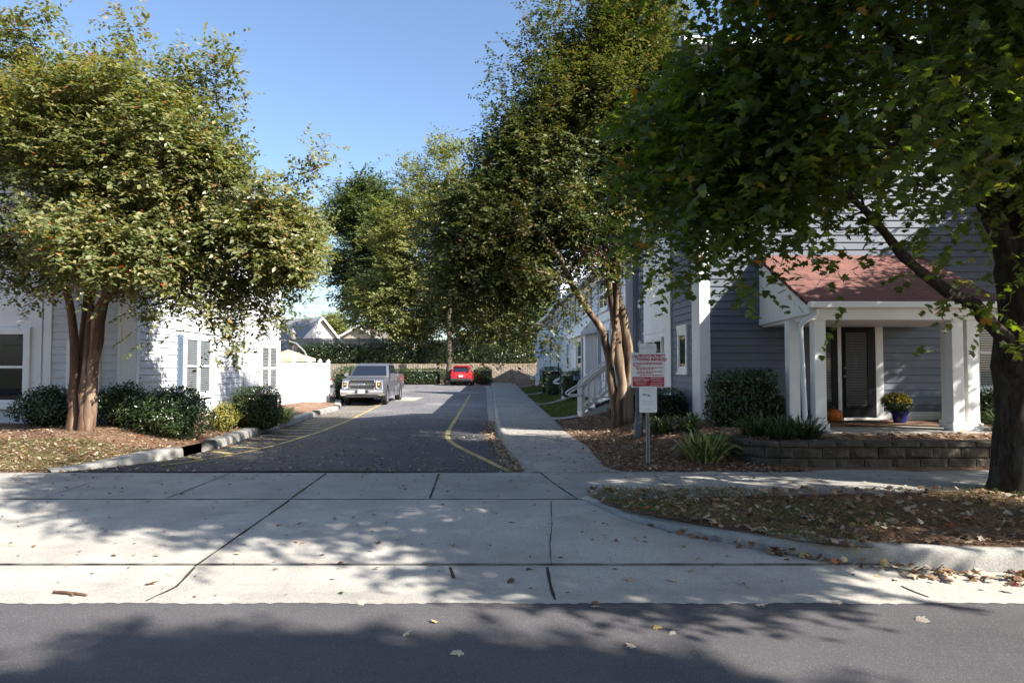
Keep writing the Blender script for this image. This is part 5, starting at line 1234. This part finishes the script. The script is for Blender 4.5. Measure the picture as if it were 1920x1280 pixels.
s1 = plate('sign_plate', xx(1231)-xx(1198), hz(644)-hz(661), .025, M['sign_white'], sg, (xx(1231)+xx(1198))/2, (hz(644)+hz(661))/2, -.008)
text('lettering', 'VISITOR', .062, M['sign_faint'], s1, (xx(1231)+xx(1198))/2, (hz(644)+hz(661))/2, -.0165)
W2, H2 = xx(1248)-xx(1183), hz(661)-hz(726); c2x, c2z = (xx(1248)+xx(1183))/2, (hz(661)+hz(726))/2
s2 = plate('sign_plate', W2, H2, .006, M['sign_white'], sg, c2x, c2z, -.002, .004); yf = -.0075
text('lettering', 'PRIVATE PROPERTY', .060, M['sign_red'], s2, c2x+W2*.10, c2z+H2*.405, yf, bold=.0028, sx=.78)
text('lettering', 'TOWING ENFORCED', .060, M['sign_red'], s2, c2x+W2*.10, c2z+H2*.30, yf, bold=.0028, sx=.80)
random.seed(4)
m = MB()
for r_, (z, a, b) in enumerate([(.205, -.42, .42), (.165, -.45, .42), (.115, -.44, -.25), (.07, -.36, .44), (.025, -.34, .18), (-.045, -.32, .42), (-.09, -.34, .12), (-.145, -.25, .42)]):
    u = a
    while u < b:
        L = random.uniform(.03, .085); h = H2*.0145
        m.fbox((Vector((c2x, 0, 0)), Vector((1, 0, 0)), Vector((0, -1, 0))), u*W2, min(u+L, b)*W2, c2z+z*H2-h, c2z+z*H2+h, .0065, .0078); u += L+.018
m.build('fine_print', M['sign_red'], s2)
m = MB(); m.fbox((Vector((c2x, 0, 0)), Vector((1, 0, 0)), Vector((0, -1, 0))), -.455*W2, .455*W2, c2z-.475*H2, c2z-.195*H2, .006, .0072); m.build('red_band', M['sign_red'], s2)
text('lettering', '800-977-6677', .048, M['sign_white'], s2, c2x-W2*.20, c2z-H2*.29, -.0085, sx=.85)
m = MB()
for z, a, b in ((-.225, -.40, -.1), (-.225, .05, .42), (-.36, -.38, -.05), (-.41, -.34, -.08), (-.27, .05, .36), (-.31, .1, .42), (-.38, .08, .43), (-.43, .06, .40)):
    u = a
    while u < b: L = random.uniform(.03, .08); m.fbox((Vector((c2x, 0, 0)), Vector((1, 0, 0)), Vector((0, -1, 0))), u*W2, min(u+L, b)*W2, c2z+z*H2-.003, c2z+z*H2+.003, .0072, .0084); u += L+.015
m.build('fine_print', M['sign_white'], s2)
# tow hook emblem in its ring
m = MB(); cx, cz = c2x-W2*.37, c2z+H2*.36; rr = W2*.085
ring = [(cx+rr*math.cos(t), -.0080, cz+rr*math.sin(t)) for t in np.linspace(0, 2*math.pi, 25)]
m.tube(ring, .004, 6); m.build('emblem_ring', M['galv'], s2)
m = MB(); pts = [(-.6, .55), (.65, .55), (.7, .2), (.15, .05), (.3, -.25), (.05, -.75), (-.12, -.75), (.02, -.2), (-.15, .1), (-.5, .2)]
m.add([(cx+a*rr, -.0085, cz+b*rr) for a, b in pts]+[(cx+a*rr, -.006, cz+b*rr) for a, b in pts], [tuple(range(10)), tuple(range(10, 20))]+[(i, (i+1) % 10, 10+(i+1) % 10, 10+i) for i in range(10)]); m.build('emblem', M['sign_red'], s2)
s3 = plate('sign_plate', xx(1231)-xx(1198), hz(724)-hz(773), .025, M['sign_white'], sg, (xx(1231)+xx(1198))/2, (hz(724)+hz(773))/2, -.010)
c3x, c3z = (xx(1231)+xx(1198))/2, (hz(724)+hz(773))/2
m = MB(); fr = (Vector((c3x, 0, 0)), Vector((1, 0, 0)), Vector((0, -1, 0)))
m.tube([(c3x-.055+.016*math.cos(t), -.018, c3z+.075+.013*math.sin(t)) for t in np.linspace(0, 6.3, 13)], .003, 5)
m.tube([(c3x-.035, -.018, c3z+.08), (c3x-.01, -.018, c3z+.078), (c3x+.01, -.018, c3z+.05)], .003, 5)
m.sphere((c3x+.005, -.017, c3z+.062), (.016, .002, .012), 8, 5); m.sphere((c3x+.03, -.017, c3z+.052), (.012, .002, .008), 8, 5)
m.build('emblem', M['black'], s3)
m = MB()
for z, n in ((.165, 6), (.13, 5), (-.03, 6), (-.07, 5), (-.15, 3)):
    for i in range(n): u = (i-(n-1)/2)*.032; m.fbox(fr, u-.010, u+.010, c3z+z-.010, c3z+z+.010, .0165, .0172)
m.build('overexposed_print', M['sign_faint'], s3)  # pale marks stand in for print lost in glare
m = MB()
for z in (hz(646.5), hz(659), hz(672), hz(728), hz(768)): m.sphere((c3x, -.014, z), (.006, .004, .006), 8, 4)
m.build('bolts', M['galv'], sg)

# pumpkin
pp = P(1562, 790, 13.75); pk_ = empty('pumpkin', (pp.x, 13.75, .62), 'orange pumpkin on the porch floor beside the door', 'pumpkin')
m = MB(); vs = []; sg_, rg_ = 40, 12
for i in range(rg_+1):
    a = math.pi*i/rg_
    for j in range(sg_):
        t = 2*math.pi*j/sg_; rr = .185*max(math.sin(a), .02)*(1-.07*abs(math.cos(t*5))**.6*0-.06*(1-abs(math.sin(t*5)))**2)
        vs.append((rr*math.cos(t), rr*math.sin(t), .14-.14*math.cos(a)*(1-.12*math.exp(-(math.sin(a)/.35)**2))))
m.add(vs, [(i*sg_+j, i*sg_+(j+1) % sg_, (i+1)*sg_+(j+1) % sg_, (i+1)*sg_+j) for i in range(rg_) for j in range(sg_)]); m.build('flesh', M['pumpkin'], pk_, smooth=True)
m = MB(); m.tube([(0, 0, .24), (.005, 0, .29), (.03, .01, .325)], [.026, .017, .02], 6); m.build('stem', M['bark_grey'], pk_)
pp = P(1544, 775, 13.95); strap_clump('potted_greenery', 'dark trailing plant behind the pumpkin', (pp.x, 13.95, .64), .14, 140, .34, M['leaf_strap_dark'], 77, None)
# mum in a blue pot
pp = P(1687, 788, 13.5); mu = empty('potted_mum', (pp.x, 13.5, .622), 'yellow flowered mum in a glossy blue pot on the porch', 'potted plant')
m = MB(); m.lathe((0, 0, 0), [(.105, 0), (.112, .02), (.15, .2), (.17, .205), (.172, .245), (.155, .25), (.145, .2), (.01, .19)], 24); m.build('pot', M['blue_pot'], mu, smooth='auto')
rng = np.random.default_rng(3); n = 1500
q = unit(n)*np.array([.27, .25, .19])*(.55+.45*rng.random(n))[:, None]+np.array([-.05, 0, .38]); q[:, 2] = np.maximum(q[:, 2], .22)
leaves('foliage', T_LEAF, q, unit(n), unit(n)*.5+np.array([0, 0, 1]), .05, M['leaf_hedge'], mu)
n = 420; q = unit(n); q[:, 2] = np.abs(q[:, 2]); q = q*np.array([.26, .24, .20])+np.array([-.06, 0, .40])+rng.normal(size=(n, 3))*.012
leaves('flowers', T_OCT, q, unit(n), unit(n), .028, M['flower_yellow'], mu)
m = MB(); m.box(-.45, .45, -.25, .25, 0, .015); o = m.build('door_mat', M['rubber']); o.location = (P(1608, 780, 13.85).x, 13.75, .622); tag(o, 'dark mat on the porch floor before the glass door', 'door mat')
# flag on the far porch
f = empty('flag', (1.95, 43.0, 2.55), 'pale blue and white flag hanging from the far porch hood', 'flag')
m = MB(); m.tube([(.35, .2, .35), (-.55, -.1, .95)], .015, 6); m.build('flag_pole', M['trim_plain'], f)
m = MB(); nx, nz = 10, 8; vs = []
for j in range(nz+1):
    for i in range(nx+1): u = i/nx; v = j/nz; vs.append((-.5+.8*u*(1-.1*v), .06*math.sin(u*9+v*2)-.05, .9-.55*u*(1-v)-1.15*v-.1*u*v))
m.add(vs, [(j*(nx+1)+i, j*(nx+1)+i+1, (j+1)*(nx+1)+i+1, (j+1)*(nx+1)+i) for j in range(nz) for i in range(nx)])
M['flag_cloth'] = rough_mat('flag cloth', (.40, .50, .68), (.62, .68, .78), 3, 30, .8, .1, .002); m.build('cloth', M['flag_cloth'], f, smooth=True)
# flower box on the bay
fb_ = empty('flower_box', (FB[0]+FB[1]*6.85+FB[2]*.62).to_tuple()[:2]+(1.32,), 'flower box with trailing plants under the bay window', 'flower box')
m = MB(); m.box(-.12, .12, -.6, .6, -.12, .06); m.build('box', M['shutter'], fb_)
rng = np.random.default_rng(8); n = 600; q = rng.normal(size=(n, 3))*np.array([.09, .33, .07])+np.array([0, 0, .1]); leaves('foliage', T_LEAF, q, unit(n), unit(n), .06, M['leaf_hedge'], fb_)
m = MB(); m.box(0, .25, -.03, .03, -.10, -.04); m.build('bracket', M['trim_plain'], fb_)

# ------------------------------------------------------------------ vehicles
CARP = {}
def carpaint(name, col, metal, rough=.32): 
    m = simple(name, col, rough, metal, .5, .8); m.node_tree.nodes['Principled BSDF'].inputs['Coat Roughness'].default_value = .05; return m
M['paint_grey'] = carpaint('grey car paint', (.17, .175, .19), .5); M['paint_red'] = carpaint('red car paint', (.42, .018, .022), .15); M['paint_white'] = carpaint('white car paint', (.7, .7, .7), 0.)
M['chrome'] = simple('satin chrome', (.62, .63, .65), .18, .9); M['lamp_clear'] = simple('headlamp lens', (.75, .76, .78), .08, .2, .8)
M['lamp_red'] = simple('tail lamp lens', (.35, .012, .012), .12, 0, .7); M['amber'] = simple('amber lens', (.75, .28, .02), .15)
M['plastic'] = simple('black trim plastic', (.022, .022, .024), .55); M['rim'] = simple('alloy rim', (.42, .43, .45), .3, .8)
def wheel(parent, x, y, r, wd, sgn):
    w_ = empty('wheel', (0, 0, 0)); w_.parent = parent; w_.location = (x, y, r)
    m = MB(); pr = [(r*.62, -wd/2), (r*.9, -wd/2), (r, -wd*.36), (r, wd*.36), (r*.9, wd/2), (r*.62, wd/2)]
    s = 26; vs = [(a*0+z, rr*math.cos(2*math.pi*k/s), rr*math.sin(2*math.pi*k/s)) for rr, z in pr for k in range(s) for a in (0,)]
    m.add(vs, [(i*s+k, i*s+(k+1) % s, ((i+1) % 6)*s+(k+1) % s, ((i+1) % 6)*s+k) for i in range(6) for k in range(s)]); m.build('tyre', M['rubber'], w_, smooth='auto')
    m = MB(); xo = sgn*wd*.36; pr = [(r*.64, sgn*wd*.46), (r*.58, sgn*wd*.40), (r*.56, sgn*wd*.18), (.02, sgn*wd*.16)]
    vs = [(z, rr*math.cos(2*math.pi*k/s), rr*math.sin(2*math.pi*k/s)) for rr, z in pr for k in range(s)]
    m.add(vs, [(i*s+k, i*s+(k+1) % s, (i+1)*s+(k+1) % s, (i+1)*s+k) for i in range(3) for k in range(s)])
    for k in range(6):
        a = 2*math.pi*k/6; c, s_ = math.cos(a), math.sin(a)
        q = [(xo+dx, c*rr-s_*t, s_*rr+c*t) for dx in (0, -sgn*.03) for rr, t in ((.03, -.035), (r*.6, -.05), (r*.6, .05), (.03, .035))]
        m.add(q, [(0, 1, 2, 3), (4, 5, 6, 7), (0, 1, 5, 4), (1, 2, 6, 5), (2, 3, 7, 6), (3, 0, 4, 7)])
    m.build('rim', M['rim'], w_); return w_
def arch(cy, r, z0, n=9): return [(cy-r*math.cos(math.pi*k/n), z0+r*math.sin(math.pi*k/n)*1.0) for k in range(n+1)]
def poly(parent, name, mat, pts, th=.012, d=(0, 0, 1)):
    """thin raised panel from a 3-D outline, pushed along d"""
    m = MB(); n = len(pts); D = Vector(d).normalized()*th
    m.add([tuple(Vector(p)+D) for p in pts]+[tuple(Vector(p)-D*.5) for p in pts], [tuple(range(n)), tuple(range(n, 2*n))[::-1]]+[(i, (i+1) % n, n+(i+1) % n, n+i) for i in range(n)])
    return m.build(name, mat, parent)

# pickup, nose towards the viewer
tx = -6.80; ty = 31.0
tk = empty('pickup_truck', (tx, ty, float(prof(33))+.012), 'grey crew cab pickup truck parked facing us beside the white fence', 'pickup')
prof_low = [(.10, .50), (.03, .62), (.0, .85), (.02, 1.08), (.10, 1.17), (.5, 1.235), (1.0, 1.27), (1.55, 1.31), (4.08, 1.33), (4.10, 1.385), (5.80, 1.40), (5.86, 1.30), (5.88, .8), (5.82, .60), (5.30, .52)]+arch(4.73, -.49, .46)[0:0]
bot = [(4.73+.50*math.cos(math.pi*k/10), .44+.50*math.sin(math.pi*k/10)) for k in range(11)]+[(4.2, .42), (1.6, .42)]+[(1.02+.50*math.cos(math.pi*k/10), .44+.50*math.sin(math.pi*k/10)) for k in range(11)]
prof_t = prof_low+bot
def tap(x, y, z):
    k = 1.0
    if y < .5: k *= 1-.10*(1-y/.5)**2
    if z > 1.12: k *= 1-.05*(z-1.12)/.25
    if z < .6: k *= .985
    return (x*k, y, z)
m = MB(); m.prism(prof_t, -.985, .985, tap); m.build('body', M['paint_grey'], tk, smooth=True, bevel=.06, seg=4)
m = MB(); m.box(-.82, .82, .3, 5.6, .35, .9); m.build('underbody', M['plastic'], tk)
cabp = [(1.38, 1.27), (2.14, 1.83), (2.34, 1.905), (2.7, 1.94), (3.5, 1.94), (3.9, 1.88), (4.08, 1.27)]
cw = lambda z: .945*(1-.215*max(0, z-1.27)/.67)
m = MB(); m.prism(cabp, -1, 1, lambda x, y, z: (x*cw(z), y, z)); m.build('cab', M['paint_grey'], tk, smooth=True, bevel=.09, seg=4)
wz = lambda y: 1.27+(y-1.38)*(1.83-1.27)/(2.14-1.38)
nw = (0, -.56, .76)
poly(tk, 'windshield', M['car_glass'], [(-cw(1.34)+.09, 1.475, 1.34), (cw(1.34)-.09, 1.475, 1.34), (cw(1.80)-.08, 2.10, 1.80), (-cw(1.80)+.08, 2.10, 1.80)], .014, nw)
for sg_ in (-1, 1):
    for pts in ([(1.80, 1.36), (2.72, 1.36), (2.72, 1.84), (2.38, 1.84)], [(2.84, 1.36), (3.72, 1.36), (3.62, 1.83), (2.84, 1.84)]):
        poly(tk, 'side_window', M['car_glass'], [(sg_*(cw(z)+.004), y, z) for y, z in pts], .01, (sg_, 0, .3))
    m = MB(); m.box(sg_*.99-.06*(1+sg_)*0-.0, sg_*.99+sg_*.02, 1.62, 1.66, 1.3, 1.36)
    m.box(sg_*1.10-.09, sg_*1.10+.09, 1.60, 1.70, 1.30, 1.46); m.box(min(sg_*.9, sg_*1.1), max(sg_*.9, sg_*1.1), 1.64, 1.70, 1.30, 1.35); m.build('mirror', M['paint_grey'], tk, bevel=.03, seg=3)
    hx_ = lambda a: sg_*a
    poly(tk, 'headlight', M['lamp_clear'], [(hx_(.64), -.0, 1.115), (hx_(.90), .075, 1.10), (hx_(.915), .10, .80), (hx_(.80), .03, .765), (hx_(.64), -.005, .80)], .025, (sg_*.25, -1, 0))
    if sg_ == 1 or True: poly(tk, 'turn_lamp', M['amber'], [(hx_(.72), -.012, 1.02), (hx_(.80), .01, 1.02), (hx_(.80), .01, .93), (hx_(.72), -.012, .93)], .032, (sg_*.25, -1, 0))
    poly(tk, 'lamp_bezel', M['plastic'], [(hx_(.69), -.008, 1.075), (hx_(.84), .035, 1.065), (hx_(.84), .035, .855), (hx_(.69), -.008, .845)], .028, (sg_*.25, -1, 0))
    poly(tk, 'tail_lamp', M['lamp_red'], [(sg_*.965, 5.80, 1.02), (sg_*.965, 5.86, 1.02), (sg_*.945, 5.86, 1.30), (sg_*.945, 5.80, 1.30)], .018, (sg_, 0, 0))
    m = MB(); m.box(min(sg_*.93, sg_*1.0), max(sg_*.93, sg_*1.0), 1.62, 4.15, .36, .44); m.build('running_board', M['chrome'], tk, bevel=.01)
    for yh in (2.45, 3.45):
        m = MB(); m.box(min(sg_*.975, sg_*1.0), max(sg_*.975, sg_*1.0), yh, yh+.2, 1.10, 1.135); m.build('door_handle', M['chrome'], tk, bevel=.01)
    m = MB()
    for yy in (1.62, 2.78, 3.80): m.box(min(sg_*.975, sg_*.989), max(sg_*.975, sg_*.989), yy, yy+.012, .5, 1.28)
    m.build('door_seams', M['plastic'], tk)
    for yc in (1.02, 4.73): wheel(tk, sg_*.86, yc, .415, .27, sg_)
    poly(tk, 'decal', M['lamp_red'], [(sg_*.982, 4.28, 1.14), (sg_*.982, 4.62, 1.14), (sg_*.982, 4.56, 1.20), (sg_*.982, 4.22, 1.20)], .004, (sg_, 0, 0))
# grille
gq = rounded(1.20, .40, .13, 6); n_ = len(gq)
m = MB(); m.add([(a, -.028, .965+b) for a, b in gq]+[(a, .05, .965+b) for a, b in gq], [tuple(range(n_)), tuple(range(n_, 2*n_))[::-1]]+[(i, (i+1) % n_, n_+(i+1) % n_, n_+i) for i in range(n_)]); gr_ = m.build('grille', M['plastic'], tk)
m = MB()
for s_, y_ in ((1.0, -.036),):
    q = rounded(1.20*s_, .40*(s_ if s_ == 1 else .62), .13*s_ if s_ == 1 else .08, 6); m.tube([(a, y_, .965+b) for a, b in q]+[(q[0][0], y_, .965+q[0][1])], .012, 6)
for zz in (-.035, .035): m.box(-.56, .56, -.044, -.03, .965+zz-.007, .965+zz+.007)
m.build('grille_bars', M['chrome'], gr_)
m = MB(); m.sphere((0, -.05, .965), (.145, .014, .060), 20, 8); em = m.build('emblem', M['chrome'], tk, smooth=True)
m = MB(); m.sphere((0, -.056, .965), (.125, .014, .048), 20, 8); m.build('emblem_field', M['shutter'], em, smooth=True)
bp = MB(); bp.prism([(-.06, .45), (-.10, .52), (-.12, .62), (-.11, .72), (.0, .775), (.2, .775), (.25, .45)], -.97, .97, lambda x, y, z: (x, y+.16*max(0, abs(x)-.55)**1.3, z)); bp.build('bumper', M['chrome'], tk, bevel=.02)
m = MB(); m.box(-.70, .70, -.07, .1, .39, .50); m.box(-.30, .30, -.128, -.09, .58, .70); m.build('air_dam', M['plastic'], tk)
m = MB(); m.box(-.155, .155, -.15, -.125, .575, .735); pl_ = m.build('number_plate', M['sign_white'], tk)
m = MB()
for k in (-.09, -.045, .04, .085): m.box(k-.014, k+.014, -.153, -.149, .64, .675)
m.build('plate_print', M['shutter'], pl_)
m = MB(); m.tube([(-.2, 1.60, 1.40), (.1, 1.66, 1.43), (.5, 1.6, 1.40)], .012, 5); m.build('wipers', M['plastic'], tk)

def car(name, loc, rz, paint, label, group=None):
    c = empty(name, loc, label, 'car', group, rz)
    up = [(0.03, .46), (.0, .60), (.02, .86), (.10, 1.02), (.30, 1.06), (3.05, 1.06), (3.4, 1.02), (4.05, .90), (4.38, .74), (4.46, .55), (4.40, .36)]
    bot = [(3.58+.39*math.cos(math.pi*k/10), .30+.40*math.sin(math.pi*k/10)) for k in range(11)]+[(3.1, .28), (1.4, .28)]+[(.86+.39*math.cos(math.pi*k/10), .30+.40*math.sin(math.pi*k/10)) for k in range(11)]
    def tp(x, y, z):
        k = 1.
        if y > 3.7: k *= 1-.16*((y-3.7)/.75)**2
        if y < .35: k *= 1-.10*(1-y/.35)**2
        if z > .9: k *= 1-.12*(z-.9)/.16*.5
        return (x*k, y, z)
    m = MB(); m.prism(up+bot, -.91, .91, tp); m.build('body', paint, c, smooth=True, bevel=.05, seg=3)
    m = MB(); m.box(-.78, .78, .3, 4.2, .25, .8); m.build('underbody', M['plastic'], c)
    gw = lambda z: .845*(1-.27*max(0, z-1.02)/.62)
    m = MB(); m.prism([(.13, 1.02), (.42, 1.42), (.62, 1.56), (1.1, 1.64), (2.0, 1.645), (2.45, 1.58), (3.15, 1.02)], -1, 1, lambda x, y, z: (x*gw(z), y, z)); m.build('cabin', paint, c, smooth=True, bevel=.05, seg=3)
    poly(c, 'rear_window', M['car_glass'], [(-.66, .20, 1.12), (.66, .20, 1.12), (.60, .42, 1.415), (-.60, .42, 1.415)], .03, (0, -.8, .6))
    poly(c, 'windshield', M['car_glass'], [(-.70, 2.98, 1.14), (.70, 2.98, 1.14), (.60, 2.54, 1.52), (-.60, 2.54, 1.52)], .02, (0, .65, .75))
    m = MB(); m.box(-.60, .60, .34, .62, 1.525, 1.565); m.build('spoiler', paint, c, bevel=.015)
    for sg_ in (-1, 1):
        for pts in ([(.62, 1.12), (1.55, 1.10), (1.55, 1.52), (.88, 1.50)], [(1.65, 1.10), (2.85, 1.10), (2.42, 1.50), (1.65, 1.52)]): poly(c, 'side_window', M['car_glass'], [(sg_*(gw(z)+.003), y, z) for y, z in pts], .01, (sg_, 0, .3))
        poly(c, 'tail_lamp', M['lamp_red'], [(sg_*.46, -.0, .83), (sg_*.84, .06, .80), (sg_*.87, .14, .95), (sg_*.80, .07, 1.0), (sg_*.46, .03, .90)], .03, (sg_*.2, -1, 0))
        poly(c, 'headlight', M['lamp_clear'], [(sg_*.40, 4.42, .70), (sg_*.72, 4.26, .72), (sg_*.74, 4.15, .83), (sg_*.45, 4.28, .80)], .03, (sg_*.2, 1, .1))
        m = MB(); m.sphere((sg_*.99, 2.78, 1.10), (.10, .06, .075), 9, 6); m.box(min(sg_*.8, sg_*.95), max(sg_*.8, sg_*.95), 2.76, 2.80, 1.05, 1.09); m.build('mirror', paint, c, smooth='auto')
        for yc in (.86, 3.58): wheel(c, sg_*.79, yc, .345, .22, sg_)
    m = MB(); m.prism([(-.05, .36), (-.06, .48), (-.02, .60), (.25, .60), (.3, .34)], -.84, .84, lambda x, y, z: (x, y+.2*max(0, abs(x)-.5)**1.6, z)); m.build('bumper', M['plastic'], c, bevel=.02)
    m = MB(); m.box(-.16, .16, -.035, .06, .70, .84); m.build('number_plate', M['sign_white'], c)
    m = MB()
    for a in (-.055, .055): m.box(a-.012, a+.012, .02, .065, .90, .98)
    m.box(-.055, .055, .02, .063, .93, .95); m.build('emblem', M['chrome'], c)
    return c
car('parked_car', (-4.16, 55.6, float(prof(57))+.01), 0, M['paint_red'], 'small red hatchback parked facing away below the oak tree')
p = P(632, 700, 44); car('parked_car', (p.x-.5, 43.0, .0), R(70), M['paint_white'], 'pale car partly hidden behind the leafy hedge and white fence')

# ------------------------------------------------------------------ beyond
def gable_house(loc, W, D, ez, pz, wall, roof, label, rz=0, chim=False):
    h = empty('house', loc, label, 'house', None, rz); m = MB(); pr = [(-W/2, 0), (W/2, 0), (W/2, ez), (0, pz), (-W/2, ez)]
    vs = [(x, y, z) for y in (0, D) for x, z in pr]; m.add(vs, [(0, 1, 2, 3, 4), (5, 6, 7, 8, 9)]+[(i, (i+1) % 5, 5+(i+1) % 5, 5+i) for i in range(5)]); m.build('wall', wall, h)
    m = MB(); f = MB(); s = (pz-ez)/(W/2)
    for sg_ in (-1, 1):
        q = [(0, -.5, pz+.03), (sg_*(W/2+.6), -.5, ez-.6*s+.03), (sg_*(W/2+.6), D+.5, ez-.6*s+.03), (0, D+.5, pz+.03)]
        m.add(q+[(x, y, z+.15) for x, y, z in q], [(0, 1, 2, 3), (4, 5, 6, 7), (0, 1, 5, 4), (1, 2, 6, 5), (2, 3, 7, 6), (3, 0, 4, 7)])
        q = [(x, y, z) for y in (-.5, -.58) for x, z in ((0, pz+.19), (sg_*(W/2+.6), ez-.6*s+.19), (sg_*(W/2+.6), ez-.6*s-.1), (0, pz-.1))]
        f.add(q, [(0, 1, 2, 3), (4, 5, 6, 7), (0, 1, 5, 4), (1, 2, 6, 5), (2, 3, 7, 6), (3, 0, 4, 7)])
    rr = m.build('roof', roof, h); f.build('rake_board', M['trim'], h)
    if chim: m = MB(); m.box(-.4, .4, D*.4, D*.4+.8, pz-.3, pz+.6); m.build('chimney', M['block_back'], rr)
    return h
p = P(603, 597, 88)
gable_house((p.x-.2, 88, 2.8), 7.6, 13, 1.5, p.z-2.8, M['trim'], M['shingle_grey'], 'white gabled house with grey shingle roof behind the wooden fence', .95)
p = P(672, 613, 96)
M['wall_beige'] = rough_mat('beige wall', (.40, .37, .30), (.46, .43, .36), 1, 20, .8, .1, .003)
gable_house((p.x, 96, 2.8), 9.5, 12, 1.9, p.z-2.8, M['wall_beige'], M['shingle_brown'], 'beige low gabled house half hidden by the dark oak', -.1, True)
# wooden fences
def wood_fence(x0, x1, Y, z0, z1, label):
    f = empty('wooden_fence', (x0, Y, z0), label, 'fence', 'wooden fences on the bank'); m = MB(); x = 0; random.seed(9)
    while x < x1-x0: m.box(x+.008, x+.142, -.012, .012, 0, z1-z0+random.uniform(-.03, .03)); x += .15
    m.build('pickets', M['wood'], f); m = MB()
    for z in (.3, z1-z0-.3): m.box(0, x1-x0, .012, .05, z-.045, z+.045)
    m.build('rails', M['wood'], f); x = 0
    while x <= x1-x0: m = MB(); m.box(x-.05, x+.05, -.07, .04, -.2, z1-z0+.12); m.build('post', M['wood'], f); x += 2.4
a = P(540, 634, 69); b = P(775, 634, 69); wood_fence(a.x, b.x, 69, 2.75, a.z, 'weathered grey picket fence behind the hedge at left')
a = P(780, 637, 71); b = P(1000, 637, 71); wood_fence(a.x, b.x, 71, 2.75, a.z, 'pale wooden fence behind the oak trunk')
# patio umbrella
p = P(540, 664, 29.5); u = empty('patio_umbrella', (p.x, 29.5, 0), 'tan cantilever patio umbrella just above the white fence', 'umbrella')
m = MB(); z0 = P(560, 672, 29.5).z; z1 = P(560, 655, 29.5).z; rr = 1.2
vs = [(0, 0, z1)]+[(rr*math.cos(k*math.pi/4), rr*math.sin(k*math.pi/4), z0) for k in range(8)]+[(rr*math.cos(k*math.pi/4), rr*math.sin(k*math.pi/4), z0-.14) for k in range(8)]
m.add(vs, [(0, k+1, (k+1) % 8+1) for k in range(8)]+[(k+1, (k+1) % 8+1, (k+1) % 8+9, k+9) for k in range(8)]); m.build('canopy', M['tan_canvas'], u)
m = MB(); m.tube([(-.9, .3, 0), (-.9, .3, 2.2), (-.7, .25, z1+.3), (-.2, .1, z1+.42), (.35, 0, z1+.26), (.75, -.1, z1-.1), (.95, -.15, z0-.15)], .035, 7); m.build('arm', M['galv'], u)
# power lines
for k, (py, r_) in enumerate([(541, .012), (556, .016), (572, .028), (590, .032)]):
    a = P(170, py-3, 112); b = P(1000, py+3, 112)
    m = MB(); m.tube([a+(b-a)*t+Vector((0, 0, -1.2*math.sin(math.pi*t))) for t in np.linspace(0, 1, 13)], r_, 5, False); o = m.build('power_line', M['plastic']); tag(o, ['topmost thin power line in the sky gap', 'second thin power line from the top', 'thick power line second from the bottom', 'lowest thick power line above the gabled roof'][k], 'power line', 'power lines behind the houses')
for px in (170, 1000):
    a = P(px, 520, 112); m = MB(); m.tube([(a.x, 112, 1.5), (a.x, 112, a.z+1)], .16, 8); m.box(a.x-1.2, a.x+1.2, 111.85, 112.15, a.z-2.6, a.z-2.4); o = m.build('utility_pole', M['bark_grey']); tag(o, 'wooden utility pole hidden behind the '+('left myrtle crown' if px < 500 else 'right myrtle crown'), 'utility pole', 'utility poles')
